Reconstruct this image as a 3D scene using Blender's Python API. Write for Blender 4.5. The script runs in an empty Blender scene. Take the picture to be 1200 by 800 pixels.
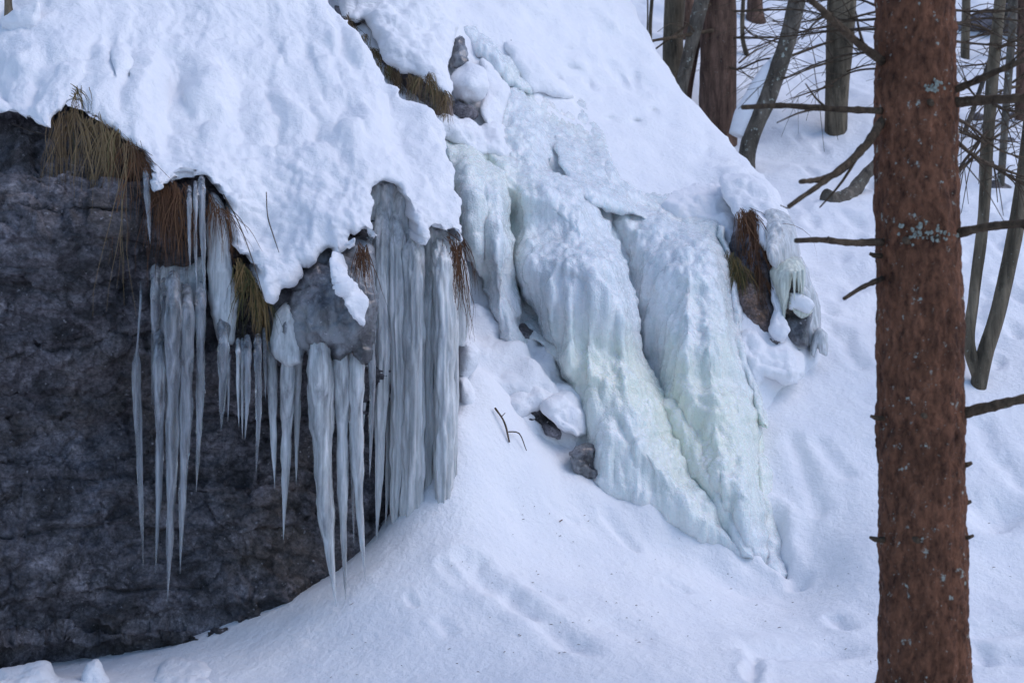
import bpy, math, random
import numpy as np

random.seed(7)
rng = np.random.default_rng(7)
scene = bpy.context.scene
COL = scene.collection
F, CZ = 1648.0, 1.6            # focal length in photo pixels, eye height in metres


def P(px, py, Y):
    """A point seen at photo pixel (px, py), Y metres in front of the camera."""
    return np.array([(px - 600.0) / F * Y, Y, CZ - (py - 400.0) / F * Y])


# ------------------------------------------------------------------ noise
def _hash(ix, iy, iz, s):
    h = (ix.astype(np.int64) * 374761393 + iy.astype(np.int64) * 668265263 + iz.astype(np.int64) * 2147483647 * 3 + s * 144665) & 0xFFFFFFFF
    h = ((h ^ (h >> 13)) * 1274126177) & 0xFFFFFFFF
    h = ((h ^ (h >> 16)) * 2246822519) & 0xFFFFFFFF
    return (h ^ (h >> 15)) & 0xFFFFFFFF


def _rnd(ix, iy, iz, s):
    return _hash(ix, iy, iz, s) / 4294967295.0


def noise(p, scale=1.0, seed=0):
    """Smooth noise, about -1..1, at points p (N,3)."""
    q = np.asarray(p) * scale + seed * 17.31
    i = np.floor(q).astype(np.int64)
    f = q - i
    u = f * f * f * (f * (f * 6 - 15) + 10)
    out = np.zeros(len(q))
    for dx in (0, 1):
        for dy in (0, 1):
            for dz in (0, 1):
                h = _hash(i[:, 0] + dx, i[:, 1] + dy, i[:, 2] + dz, seed)
                gx = (h & 1023) / 511.5 - 1
                gy = ((h >> 10) & 1023) / 511.5 - 1
                gz = ((h >> 20) & 1023) / 511.5 - 1
                w = (u[:, 0] if dx else 1 - u[:, 0]) * (u[:, 1] if dy else 1 - u[:, 1]) * (u[:, 2] if dz else 1 - u[:, 2])
                out += w * (gx * (f[:, 0] - dx) + gy * (f[:, 1] - dy) + gz * (f[:, 2] - dz))
    return out * 1.3


def fbm(p, scale, octv=4, seed=0, gain=0.5):
    o, a = np.zeros(len(p)), 1.0
    for k in range(octv):
        o += a * noise(p, scale * 2 ** k, seed + k)
        a *= gain
    return o


def worley(p, scale=1.0, seed=0):
    """Cell noise: nearest distance, second distance, random value of the cell."""
    q = np.asarray(p) * scale + seed * 7.7
    i = np.floor(q).astype(np.int64)
    n = len(q)
    d1, d2, val = np.full(n, 9.0), np.full(n, 9.0), np.zeros(n)
    for dx in (-1, 0, 1):
        for dy in (-1, 0, 1):
            for dz in (-1, 0, 1):
                c = i + np.array([dx, dy, dz])
                pt = np.stack([c[:, 0] + _rnd(c[:, 0], c[:, 1], c[:, 2], seed + 1),
                               c[:, 1] + _rnd(c[:, 0], c[:, 1], c[:, 2], seed + 2),
                               c[:, 2] + _rnd(c[:, 0], c[:, 1], c[:, 2], seed + 3)], 1)
                d = np.linalg.norm(pt - q, axis=1)
                v = _rnd(c[:, 0], c[:, 1], c[:, 2], seed + 4)
                m = d < d1
                d2 = np.where(m, d1, np.minimum(d2, d))
                val = np.where(m, v, val)
                d1 = np.where(m, d, d1)
    return d1, d2, val


class TPS:
    """Thin-plate spline through scattered 2-D samples."""
    def __init__(self, xy, v, lam=1e-4):
        xy = np.asarray(xy, float); v = np.asarray(v, float)
        self.c, self.s = xy.mean(0), xy.std() + 1e-9
        a = (xy - self.c) / self.s
        n = len(a)
        K = self.k(np.linalg.norm(a[:, None] - a[None], axis=2)) + lam * np.eye(n)
        Q = np.hstack([np.ones((n, 1)), a])
        A = np.block([[K, Q], [Q.T, np.zeros((3, 3))]])
        w = np.linalg.lstsq(A, np.concatenate([v, np.zeros(3)]), rcond=1e-9)[0]
        self.a, self.w, self.l = a, w[:n], w[n:]

    @staticmethod
    def k(r):
        return np.where(r > 1e-9, r * r * np.log(np.maximum(r, 1e-9)), 0)

    def __call__(self, xy):
        b = (np.asarray(xy, float) - self.c) / self.s
        o = np.empty(len(b))
        for s in range(0, len(b), 20000):
            t = b[s:s + 20000]
            o[s:s + 20000] = self.k(np.linalg.norm(t[:, None] - self.a[None], axis=2)) @ self.w + self.l[0] + t @ self.l[1:]
        return o


# ------------------------------------------------------------------ meshes
def link_mesh(name, verts, faces, mat, parent=None, smooth=True, col=None):
    me = bpy.data.meshes.new(name)
    me.from_pydata([tuple(map(float, v)) for v in verts], [], [tuple(map(int, f)) for f in faces])
    me.validate()
    if smooth:
        me.polygons.foreach_set('use_smooth', [True] * len(me.polygons))
    if col is not None and len(col) == len(me.vertices):
        at = me.attributes.new('shade', 'FLOAT', 'POINT')
        at.data.foreach_set('value', np.asarray(col, dtype=np.float32))
    me.materials.append(mat)
    me.update()
    o = bpy.data.objects.new(name, me)
    COL.objects.link(o)
    if parent is not None:
        o.parent = parent
        o.matrix_parent_inverse = parent.matrix_world.inverted()
    return o


def tag(o, label, cat, group=None, kind=None):
    if label: o['label'] = label
    if cat: o['category'] = cat
    if group: o['group'] = group
    if kind: o['kind'] = kind
    return o


def empty(name, loc, label, cat, group=None):
    o = bpy.data.objects.new(name, None)
    o.empty_display_size = 0.2
    COL.objects.link(o)
    o.location = tuple(map(float, loc))
    bpy.context.view_layer.update()
    return tag(o, label, cat, group)


def normals(V, Fc):
    Fc = np.asarray(Fc)
    a, b, c, d = V[Fc[:, 0]], V[Fc[:, 1]], V[Fc[:, 2]], V[Fc[:, 3]]
    n = np.cross(c - a, d - b)
    N = np.zeros_like(V)
    for k in range(4):
        np.add.at(N, Fc[:, k], n)
    return N / (np.linalg.norm(N, axis=1)[:, None] + 1e-12)


def smooth_outline(pts, step=6.0, jit=0.0, seed=1, closed=True):
    """Catmull-Rom through the outline, resampled and slightly roughened."""
    p = np.asarray(pts, float)
    n = len(p)
    out = []
    for i in range(n):
        p0, p1, p2, p3 = p[i - 1], p[i], p[(i + 1) % n], p[(i + 2) % n]
        m = max(2, int(np.linalg.norm(p2 - p1) / step))
        for t in np.arange(m) / m:
            a = 0.5 * (2 * p1 + (p2 - p0) * t + (2 * p0 - 5 * p1 + 4 * p2 - p3) * t * t + (-p0 + 3 * p1 - 3 * p2 + p3) * t ** 3)
            out.append(0.35 * (p1 + (p2 - p1) * t) + 0.65 * a)
    o = np.array(out)
    if jit:
        q = np.c_[o, np.zeros(len(o))]
        o = o + jit * np.c_[fbm(q, 1 / 22.0, 4, seed, 0.6), fbm(q, 1 / 22.0, 4, seed + 9, 0.6)]
    return o


def poly_dist(pts, poly):
    """Signed distance (positive inside) and closest point on the outline."""
    a, b = poly, np.roll(poly, -1, 0)
    ab = b - a
    L = (ab ** 2).sum(1) + 1e-12
    dist = np.empty(len(pts)); near = np.empty((len(pts), 2)); ins = np.empty(len(pts), bool)
    for s in range(0, len(pts), 8000):
        p = pts[s:s + 8000]
        t = np.clip(((p[:, None] - a[None]) * ab[None]).sum(2) / L, 0, 1)
        c = a[None] + t[..., None] * ab[None]
        d = ((p[:, None] - c) ** 2).sum(2)
        k = d.argmin(1)
        dist[s:s + 8000] = np.sqrt(d[np.arange(len(p)), k])
        near[s:s + 8000] = c[np.arange(len(p)), k]
        x, y = p[:, 0:1], p[:, 1:2]
        cr = ((a[None, :, 1] > y) != (b[None, :, 1] > y)) & (x < (b[None, :, 0] - a[None, :, 0]) * (y - a[None, :, 1]) / (b[None, :, 1] - a[None, :, 1] + 1e-12) + a[None, :, 0])
        ins[s:s + 8000] = cr.sum(1) % 2 == 1
    return np.where(ins, dist, -dist), near


def mound(name, outline, ctrl, mat, parent=None, cell=4.0, round_r=0.12, back=0.4, disp=None, bumps=(), jit=3.0, seed=1, depth=None, step=6.0, steps=()):
    """A thick rounded body: its front follows the depth samples ctrl, its rim rolls back
    and the rim wall runs 'back' metres further into the hill."""
    poly = smooth_outline(outline, step, jit, seed)
    lo, hi = poly.min(0) - cell, poly.max(0) + cell
    gx = np.arange(lo[0], hi[0] + cell, cell); gy = np.arange(lo[1], hi[1] + cell, cell)
    X, Yp = np.meshgrid(gx, gy)
    pts = np.c_[X.ravel(), Yp.ravel()]
    sd, near = poly_dist(pts, poly)
    nx, ny = len(gx), len(gy)
    idx = np.arange(nx * ny).reshape(ny, nx)
    q = np.stack([idx[:-1, :-1], idx[1:, :-1], idx[1:, 1:], idx[:-1, 1:]], -1).reshape(-1, 4)
    q = q[((sd[q] > 0).sum(1) >= 1)]
    used = np.unique(q)
    remap = -np.ones(nx * ny, int); remap[used] = np.arange(len(used))
    q = remap[q]
    pts, sd, near = pts[used], sd[used], near[used]
    pts = np.where((sd < 0)[:, None], near, pts)
    sd = np.maximum(sd, 0)
    D = depth(pts) if depth is not None else TPS([c[:2] for c in ctrl], [c[2] for c in ctrl])(pts)
    dm = sd * D / F
    t = np.clip(dm / round_r, 0, 1)
    D = D + round_r * (1 - np.sqrt(np.maximum(0, 1 - (1 - t) ** 2)))
    for (bx, by, rx, ry, ang, amp) in bumps:
        c, s = math.cos(math.radians(ang)), math.sin(math.radians(ang))
        dx, dy = pts[:, 0] - bx, pts[:, 1] - by
        e = ((dx * c + dy * s) / rx) ** 2 + ((-dx * s + dy * c) / ry) ** 2
        D = D - amp * np.exp(-e) * (1.1 if name == 'snowy_hillside' and amp < 0 else 1.0)
    for (x0, y0, x1, y1, run, amp) in steps:      # brows: a shelf above, a steep face below
        wob = 9 * noise(np.c_[pts[:, 0] / 26.0, np.full(len(pts), y0 * .37), np.zeros(len(pts))], 1.0, 77)
        u = (pts[:, 1] - (y0 + (y1 - y0) * (pts[:, 0] - x0) / (x1 - x0)) - wob) / run
        up = np.clip((u + 0.42) / 0.42, 0, 1); up = up * up * (3 - 2 * up)
        dn = np.clip(1 - u, 0, 1)
        mx = max(x1 - x0, 1.0)
        sx = np.clip((pts[:, 0] - x0) / (0.2 * mx) + .5, 0, 1) * np.clip((x1 - pts[:, 0]) / (0.2 * mx) + .5, 0, 1)
        D = D - amp * np.where(u < 0, up, dn ** 0.8) * sx
    V = np.c_[(pts[:, 0] - 600) / F * D, D, CZ - (pts[:, 1] - 400) / F * D]
    if disp is not None:
        N = normals(V, q)
        V = V + N * disp(V)[:, None] * np.clip((0.7 if name == 'overhanging_snow' else 0.35) + t, 0, 1)[:, None]
    faces = [tuple(f) for f in q]
    # rim wall going back into the hill
    e = {}
    for f in q:
        for k in range(4):
            a, b = int(f[k]), int(f[(k + 1) % 4])
            if a == b: continue
            if (b, a) in e: del e[(b, a)]
            else: e[(a, b)] = 1
    cen = V.mean(0)
    rim = sorted({a for ab in e for a in ab})
    rid, ext = {}, []
    for a in rim:
        v = V[a]
        ray = v - np.array([0, 0, CZ]); ray = ray / np.linalg.norm(ray)
        inw = (cen - v); inw[1] = 0
        inw = inw / (np.linalg.norm(inw) + 1e-9)
        rid[a] = len(V) + len(ext)
        ext.append(v + ray * back + inw * min(back * 0.25, 0.1))
    faces += [(b, a, rid[a], rid[b]) for (a, b) in e]
    return link_mesh(name, np.vstack([V, np.array(ext)]), faces, mat, parent)


def spline(path, rad, n):
    """Resample a 3-D path with radii to n points."""
    p = np.asarray(path, float); r = np.asarray(rad, float)
    if len(p) == 2:
        t = np.linspace(0, 1, n)[:, None]
        return p[0] + (p[1] - p[0]) * t, np.interp(t[:, 0], [0, 1], r)
    seg = np.r_[0, np.cumsum(np.linalg.norm(np.diff(p, axis=0), axis=1))]
    tt = np.linspace(0, seg[-1], n)
    m = np.gradient(p, seg, axis=0)
    k = np.clip(np.searchsorted(seg, tt, 'right') - 1, 0, len(p) - 2)
    h = (seg[k + 1] - seg[k]); u = ((tt - seg[k]) / h)[:, None]; h = h[:, None]
    o = ((2 * u**3 - 3 * u**2 + 1) * p[k] + (u**3 - 2 * u**2 + u) * h * m[k] + (-2 * u**3 + 3 * u**2) * p[k + 1] + (u**3 - u**2) * h * m[k + 1])
    return o, np.interp(tt, seg, r)


def tube_geo(path, rad, n=12, sides=7, rough=0.0, rscale=30.0, seed=0, squash=1.0, cap=True, flakes=0, flute=0.0):
    p, r = spline(path, rad, n)
    T = np.gradient(p, axis=0); T /= np.linalg.norm(T, axis=1)[:, None] + 1e-12
    ref = np.array([0, 1.0, 0]) if abs(T[0][1]) < 0.8 else np.array([1.0, 0, 0])
    V = []
    for i in range(n):
        a = np.cross(T[i], ref); a /= np.linalg.norm(a) + 1e-12
        b = np.cross(T[i], a)
        th = np.arange(sides) * 2 * math.pi / sides
        V.append(p[i] + r[i] * (np.cos(th)[:, None] * a + squash * np.sin(th)[:, None] * b))
    V = np.array(V)
    if rough:
        flat = V.reshape(-1, 3)
        d = fbm(flat * np.array([1, 1, 0.35]), rscale, 3, seed)
        cen = np.repeat(p, sides, 0)
        rr = np.repeat(r, sides)
        dirn = flat - cen; dirn /= np.linalg.norm(dirn, axis=1)[:, None] + 1e-12
        off = d * rough * rr
        if flakes:
            w1, w2, wv = worley(flat * np.array([1, 1, 0.6]), flakes, seed + 3)
            off = off + 0.006 * (wv - 0.5) - 0.004 * (1 - np.clip((w2 - w1) / 0.25, 0, 1)) + 0.003 * fbm(flat, 60, 2, seed + 5)
        if flute:
            fq = dirn * 2.6 + np.c_[0 * rr, 0 * rr, flat[:, 2] * 0.9] + seed
            f1, _, _ = worley(fq, 1.0, seed + 11)
            f2, _, _ = worley(dirn * 5.5 + np.c_[0 * rr, 0 * rr, flat[:, 2] * 2.2] + seed, 1.0, seed + 17)
            off = off + rr * flute * ((0.55 - f1) + 0.4 * (0.5 - f2))
        V = (flat + dirn * off[:, None]).reshape(n, sides, 3)
    V = V.reshape(-1, 3)
    Fc = []
    for i in range(n - 1):
        for k in range(sides):
            Fc.append((i * sides + k, i * sides + (k + 1) % sides, (i + 1) * sides + (k + 1) % sides, (i + 1) * sides + k))
    if cap:
        Fc.append(tuple(range(sides - 1, -1, -1)))
        Fc.append(tuple((n - 1) * sides + k for k in range(sides)))
    return V, Fc


def tubes(name, items, mat, parent=None, col=None):
    """One mesh out of several tubes (a branch with its twigs)."""
    VV, FF, o = [], [], 0
    for it in items:
        V, Fc = tube_geo(**it)
        VV.append(V); FF += [tuple(k + o for k in f) for f in Fc]; o += len(V)
    return link_mesh(name, np.vstack(VV), FF, mat, parent, col=col)


# ------------------------------------------------------------------ materials
def new_mat(name):
    m = bpy.data.materials.new(name)
    m.use_nodes = True
    nt = m.node_tree
    return m, nt, nt.nodes['Principled BSDF'], nt.nodes['Material Output']


def nd(nt, typ, **kw):
    n = nt.nodes.new(typ)
    for k, v in kw.items():
        if k in n.inputs: n.inputs[k].default_value = v
        else: setattr(n, k, v)
    return n


def coords(nt, scale=(1, 1, 1)):
    g = nd(nt, 'ShaderNodeNewGeometry')
    mp = nd(nt, 'ShaderNodeMapping')
    mp.inputs['Scale'].default_value = scale
    nt.links.new(g.outputs['Position'], mp.inputs['Vector'])
    return mp.outputs['Vector']


def nz(nt, vec, scale, detail=5, rough=0.55, dist=0.0):
    n = nd(nt, 'ShaderNodeTexNoise', Scale=scale, Detail=detail, Roughness=rough, Distortion=dist)
    nt.links.new(vec, n.inputs['Vector'])
    return n.outputs['Fac']


def ramp(nt, fac, stops):
    r = nd(nt, 'ShaderNodeValToRGB')
    el = r.color_ramp.elements
    while len(el) < len(stops): el.new(0.5)
    for e, (p, c) in zip(el, stops):
        e.position = p
        e.color = (*c, 1) if len(c) == 3 else c
    nt.links.new(fac, r.inputs['Fac'])
    return r.outputs['Color']


def mixc(nt, fac, a, b, blend='MIX'):
    m = nd(nt, 'ShaderNodeMix', data_type='RGBA', blend_type=blend)
    for s, v in (('Factor_Float', fac), ('A_Color', a), ('B_Color', b)):
        sock = next(i for i in m.inputs if i.identifier == s)
        if hasattr(v, 'is_linked'): nt.links.new(v, sock)
        else: sock.default_value = v if not isinstance(v, tuple) or len(v) == 4 else (*v, 1)
    return next(o for o in m.outputs if o.identifier == 'Result_Color')


def bump(nt, bsdf, height, strength, dist, prev=None):
    b = nd(nt, 'ShaderNodeBump', Strength=strength, Distance=dist)
    nt.links.new(height, b.inputs['Height'])
    if prev is not None: nt.links.new(prev, b.inputs['Normal'])
    nt.links.new(b.outputs['Normal'], bsdf.inputs['Normal'])
    return b.outputs['Normal']


def g3(v): return (v, v, v)


def mat_snow():
    m, nt, b, _ = new_mat('snow')
    v = coords(nt)
    c = ramp(nt, nz(nt, v, 3.0, 3), [(0.3, (0.80, 0.815, 0.85)), (0.7, (0.865, 0.87, 0.885))])
    nt.links.new(c, b.inputs['Base Color'])
    b.inputs['Roughness'].default_value = 0.62
    b.inputs['Specular IOR Level'].default_value = 0.25
    n1 = bump(nt, b, nz(nt, v, 24, 7, 0.66), 0.6, 0.035)
    bump(nt, b, nz(nt, v, 150, 4, 0.75), 0.3, 0.008, n1)
    return m


def mat_fall():
    m, nt, b, _ = new_mat('waterfall_ice')
    vi = coords(nt)
    c = ramp(nt, nz(nt, coords(nt, (1, 1, 0.09)), 15.0, 7, 0.66), [(0.30, (0.52, 0.59, 0.62)), (0.5, (0.71, 0.75, 0.77)), (0.70, (0.82, 0.845, 0.86))])
    yel = ramp(nt, nz(nt, vi, 0.8, 3, 0.5), [(0.52, g3(0)), (0.72, g3(0.45))])
    c = mixc(nt, yel, c, (0.72, 0.77, 0.58))
    gm = nd(nt, 'ShaderNodeNewGeometry'); sp_ = nd(nt, 'ShaderNodeSeparateXYZ')
    nt.links.new(gm.outputs['Normal'], sp_.inputs[0])
    for cx, cy, cz, rad_, amt in ((1.15, 8.75, 0.95, 0.85, 0.75), (0.52, 8.75, 1.35, 0.55, 0.45), (1.25, 9.3, 1.6, 0.5, 0.3)):
        ds = nd(nt, 'ShaderNodeVectorMath', operation='DISTANCE'); ds.inputs[1].default_value = (cx, cy, cz)
        nt.links.new(gm.outputs['Position'], ds.inputs[0])
        wob = nd(nt, 'ShaderNodeMath', operation='MULTIPLY_ADD'); wob.inputs[1].default_value = -0.7
        nt.links.new(nz(nt, vi, 2.2, 4, 0.6), wob.inputs[0]); nt.links.new(ds.outputs['Value'], wob.inputs[2])
        mk = nd(nt, 'ShaderNodeMapRange'); mk.inputs['From Min'].default_value = rad_ - 0.35; mk.inputs['From Max'].default_value = -0.35; mk.inputs['To Max'].default_value = amt
        nt.links.new(wob.outputs[0], mk.inputs['Value'])
        c = mixc(nt, mk.outputs['Result'], c, (0.74, 0.79, 0.58))
    zone = ramp(nt, sp_.outputs['Z'], [(0.12, g3(0.12)), (0.62, g3(1.0))])
    fr = ramp(nt, nz(nt, vi, 62, 5, 0.68), [(0.50, g3(0)), (0.62, g3(0.85))])
    fr = mixc(nt, 1.0, fr, zone, 'MULTIPLY')
    c = mixc(nt, fr, c, (0.80, 0.83, 0.85))
    nt.links.new(c, b.inputs['Base Color'])
    b.inputs['Coat Weight'].default_value = 0.35; b.inputs['Coat Roughness'].default_value = 0.12; b.inputs['Coat IOR'].default_value = 1.4
    b.inputs['Subsurface Weight'].default_value = 0.4
    b.inputs['Subsurface Radius'].default_value = (0.05, 0.09, 0.10)
    b.inputs['Subsurface Scale'].default_value = 0.4
    b.inputs['IOR'].default_value = 1.31
    rg = ramp(nt, nz(nt, vi, 30, 3), [(0.35, g3(0.08)), (0.7, g3(0.4))])
    nt.links.new(rg, b.inputs['Roughness'])
    b.inputs['Specular IOR Level'].default_value = 0.7
    n1 = bump(nt, b, nz(nt, coords(nt, (1, 1, 0.10)), 26, 5, 0.6), 0.5, 0.03)
    n2 = bump(nt, b, nz(nt, coords(nt, (1, 1, 0.5)), 48, 5, 0.7), 0.5, 0.012, n1)
    w = nd(nt, 'ShaderNodeTexVoronoi', Scale=85.0)
    nt.links.new(vi, w.inputs['Vector'])
    bump(nt, b, w.outputs['Distance'], 0.4, 0.008, n2)
    return m


def mat_icicle(name, milk, tint, cloud_amt=1.0):
    """Cloudy ice: partly clear with refraction, partly milky."""
    m, nt, b, out = new_mat(name)
    v = coords(nt, (1, 1, 0.12))
    b.inputs['Base Color'].default_value = (0.90, 0.94, 0.97, 1)
    b.inputs['Transmission Weight'].default_value = 1.0
    b.inputs['IOR'].default_value = 1.31
    b.inputs['Roughness'].default_value = 0.06
    d = nd(nt, 'ShaderNodeBsdfPrincipled')
    c = ramp(nt, nz(nt, coords(nt, (1, 1, 0.05)), 42, 6, 0.65), [(0.32, tuple(t * 0.66 for t in tint)), (0.5, tuple(t * 0.95 for t in tint)), (0.68, tuple(min(0.88, t * 1.2) for t in tint))])
    nt.links.new(c, d.inputs['Base Color'])
    d.inputs['Roughness'].default_value = 0.22
    d.inputs['IOR'].default_value = 1.31
    d.inputs['Subsurface Weight'].default_value = 0.3
    d.inputs['Subsurface Radius'].default_value = (0.02, 0.03, 0.035)
    bm = nd(nt, 'ShaderNodeBump', Strength=0.35, Distance=0.012)
    nt.links.new(nz(nt, coords(nt, (1, 1, 0.5)), 60, 4), bm.inputs['Height'])
    nt.links.new(bm.outputs['Normal'], d.inputs['Normal']); nt.links.new(bm.outputs['Normal'], b.inputs['Normal'])
    mx = nd(nt, 'ShaderNodeMixShader')
    f = ramp(nt, nz(nt, coords(nt, (1, 1, 0.09)), 34, 5, 0.6), [(0.3, g3(max(0.04, milk - 0.3 * cloud_amt))), (0.7, g3(min(1, milk + 0.26 * cloud_amt)))])
    nt.links.new(f, mx.inputs['Fac'])
    nt.links.new(b.outputs[0], mx.inputs[1]); nt.links.new(d.outputs[0], mx.inputs[2])
    nt.links.new(mx.outputs[0], out.inputs['Surface'])
    return m


def mat_rock(name='wet_rock', ice=0.0, warm=0.0, lift=1.0):
    m, nt, b, _ = new_mat(name)
    v = coords(nt); vs = coords(nt, (1, 1, 1.9))
    c = ramp(nt, nz(nt, vs, 3.2, 10, 0.68, 0.4), [(0.28, (0.026 * lift, 0.025 * lift, 0.031 * lift)), (0.5, (0.100 * lift, 0.094 * lift, 0.105 * lift)), (0.74, (0.25 * lift, 0.232 * lift, 0.245 * lift))])
    big = ramp(nt, nz(nt, coords(nt, (1, 1, 1.4)), 1.5, 8, 0.66, 0.8), [(0.36, g3(0.38)), (0.62, g3(1.55))])
    c = mixc(nt, 1.0, c, big, 'MULTIPLY')
    brown = ramp(nt, nz(nt, v, 1.9, 7, 0.65), [(0.50, g3(0)), (0.66, g3(0.75 if warm == 0 else warm))])
    c = mixc(nt, brown, c, (0.095 * lift, 0.072 * lift, 0.055 * lift) if not warm else (0.17, 0.095, 0.055))
    mid = ramp(nt, nz(nt, v, 6.5, 10, 0.72, 0.6), [(0.36, g3(0.22)), (0.62, g3(1.55))])
    c = mixc(nt, 1.0, c, mid, 'MULTIPLY')
    pale = ramp(nt, nz(nt, v, 4.5, 10, 0.75), [(0.54, g3(0)), (0.70, g3(0.6))])
    c = mixc(nt, pale, c, (0.29, 0.27, 0.295))
    gr = ramp(nt, nz(nt, v, 60, 7, 0.72), [(0.38, g3(0.5)), (0.60, g3(1.35))])
    c = mixc(nt, 1.0, c, gr, 'MULTIPLY')
    spk = ramp(nt, nz(nt, v, 42, 2, 0.5), [(0.69, g3(0)), (0.72, g3(0.8))])
    c = mixc(nt, spk, c, (0.30, 0.29, 0.31))
    if ice:
        iv = ramp(nt, nz(nt, coords(nt, (1, 1, 0.5)), 6, 6, 0.65), [(0.44, g3(0.02)), (0.60, g3(0.95 * ice))])
        c = mixc(nt, iv, c, (0.40, 0.43, 0.46))
    nt.links.new(c, b.inputs['Base Color'])
    b.inputs['Roughness'].default_value = 0.3 if ice else 0.62
    if ice:
        b.inputs['Coat Weight'].default_value = 1.0; b.inputs['Coat Roughness'].default_value = 0.08; b.inputs['Coat IOR'].default_value = 1.31
    n1 = bump(nt, b, nz(nt, vs, 7, 10, 0.7), 0.35 if ice else 0.8, 0.05)
    w = nd(nt, 'ShaderNodeTexVoronoi', Scale=9.0, feature='DISTANCE_TO_EDGE')
    nt.links.new(vs, w.inputs['Vector'])
    bump(nt, b, nz(nt, v, 60, 6, 0.7), 0.4 if ice else 0.8, 0.012, n1)
    return m


def mat_bark(name, dark, light, lichen=0.0, stretch=0.3, sc=22, lich_col=(0.36, 0.39, 0.34)):
    m, nt, b, _ = new_mat(name)
    v = coords(nt, (1, 1, stretch)); vi = coords(nt)
    h = nz(nt, v, sc, 8, 0.68, 0.3)
    c = ramp(nt, h, [(0.32, dark), (0.68, light)])
    var = ramp(nt, nz(nt, vi, 3.5, 4), [(0.3, g3(0.62)), (0.7, g3(1.25))])
    c = mixc(nt, 1.0, c, var, 'MULTIPLY')
    if lichen:
        l = ramp(nt, nz(nt, vi, 19, 6, 0.7), [(0.69 - 0.08 * lichen, g3(0)), (0.73 - 0.08 * lichen, g3(0.9))])
        c = mixc(nt, l, c, lich_col)
        l2 = ramp(nt, nz(nt, vi, 55, 3, 0.6), [(0.67, g3(0)), (0.73, g3(0.7))])
        c = mixc(nt, l2, c, tuple(0.75 * t for t in lich_col))
    nt.links.new(c, b.inputs['Base Color'])
    b.inputs['Roughness'].default_value = 0.85
    b.inputs['Specular IOR Level'].default_value = 0.2
    n1 = bump(nt, b, h, 0.9, 0.02)
    bump(nt, b, nz(nt, vi, 120, 4, 0.7), 0.6, 0.004, n1)
    return m


def mat_grass(name, stops):
    m, nt, b, _ = new_mat(name)
    a = nd(nt, 'ShaderNodeAttribute', attribute_name='shade')
    c = ramp(nt, a.outputs['Fac'], stops)
    nt.links.new(c, b.inputs['Base Color'])
    b.inputs['Roughness'].default_value = 0.7
    b.inputs['Specular IOR Level'].default_value = 0.25
    return m


SNOW = mat_snow()
FALL = mat_fall()
ICE = mat_icicle('icicle_ice', 0.24, (0.76, 0.80, 0.85))
ICEW = mat_icicle('milky_icicle_ice', 0.54, (0.80, 0.83, 0.84))
CURT = mat_icicle('curtain_ice', 0.76, (0.74, 0.76, 0.76), 0.7)
SEEP = mat_icicle('yellowish_ice', 0.85, (0.68, 0.71, 0.62), 0.5)
ROCK = mat_rock()
ROCKICE = mat_rock('ice_glazed_rock', ice=0.5, lift=0.36)
EARTH = mat_rock('brown_earth', warm=0.97, lift=1.5)
BARK_F = mat_bark('spruce_bark', (0.046, 0.020, 0.012), (0.24, 0.105, 0.058), 0.85, 0.5, 34)
BARK_B = mat_bark('brown_bark', (0.038, 0.022, 0.017), (0.22, 0.130, 0.092), 0.25, 0.2, 16)
BARK_G = mat_bark('grey_bark', (0.040, 0.034, 0.027), (0.170, 0.145, 0.115), 1.1, 0.35, 14)
BARK_O = mat_bark('olive_bark', (0.048, 0.040, 0.028), (0.22, 0.175, 0.12), 0.3, 0.18, 16)
TWIG = mat_bark('dead_twig', (0.040, 0.028, 0.018), (0.15, 0.105, 0.068), 0.3, 0.6, 40, (0.16, 0.17, 0.12))
GR_STRAW = mat_grass('straw_grass', [(0, (0.030, 0.020, 0.012)), (0.3, (0.12, 0.075, 0.038)), (0.62, (0.27, 0.185, 0.095)), (0.8, (0.20, 0.14, 0.065)), (0.9, (0.10, 0.10, 0.035)), (1, (0.06, 0.07, 0.025))])
GR_RUST = mat_grass('rusty_grass', [(0, (0.03, 0.014, 0.008)), (0.5, (0.11, 0.05, 0.024)), (1, (0.20, 0.10, 0.045))])
GR_GREEN = mat_grass('green_grass', [(0, (0.025, 0.022, 0.010)), (0.35, (0.07, 0.065, 0.02)), (0.6, (0.18, 0.11, 0.04)), (1, (0.26, 0.17, 0.08))])
LEAF = mat_grass('dead_leaf', [(0, (0.10, 0.04, 0.02)), (1, (0.16, 0.07, 0.03))])

# ------------------------------------------------------------------ terrain
def g(y):
    t = (y - 7.6) / 0.8
    return 0.416 * (np.log1p(np.exp(-np.abs(t))) + np.maximum(t, 0)) - 0.02


GC = [(180, 798, 6.75), (300, 766, 6.9), (420, 682, 7.2), (500, 592, 7.5), (535, 490, 7.8), (560, 430, 8.25), (620, 500, 8.35), (700, 562, 8.35),
      (800, 612, 8.3), (900, 662, 8.2), (950, 690, 8.05), (600, 600, 7.75), (600, 700, 7.0), (500, 700, 6.95), (450, 790, 6.4), (700, 700, 7.2),
      (800, 720, 7.3), (900, 745, 7.2), (1000, 790, 6.6), (1000, 650, 8.0), (1000, 500, 9.2), (1145, 455, 9.7), (1190, 650, 8.1), (980, 400, 10.3),
      (1000, 300, 11.5), (950, 220, 13.3), (845, 137, 15.2), (790, 70, 16.2), (880, 172, 14.6), (980, 150, 14.9), (1150, 0, 20.2), (890, 30, 19),
      (0, 797, 6.75), (100, 770, 7.4), (300, 700, 7.6), (1190, 300, 11.6), (1190, 780, 6.8), (420, 640, 7.75), (480, 560, 8.0)]
_gp = np.array([P(*c) for c in GC])
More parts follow.
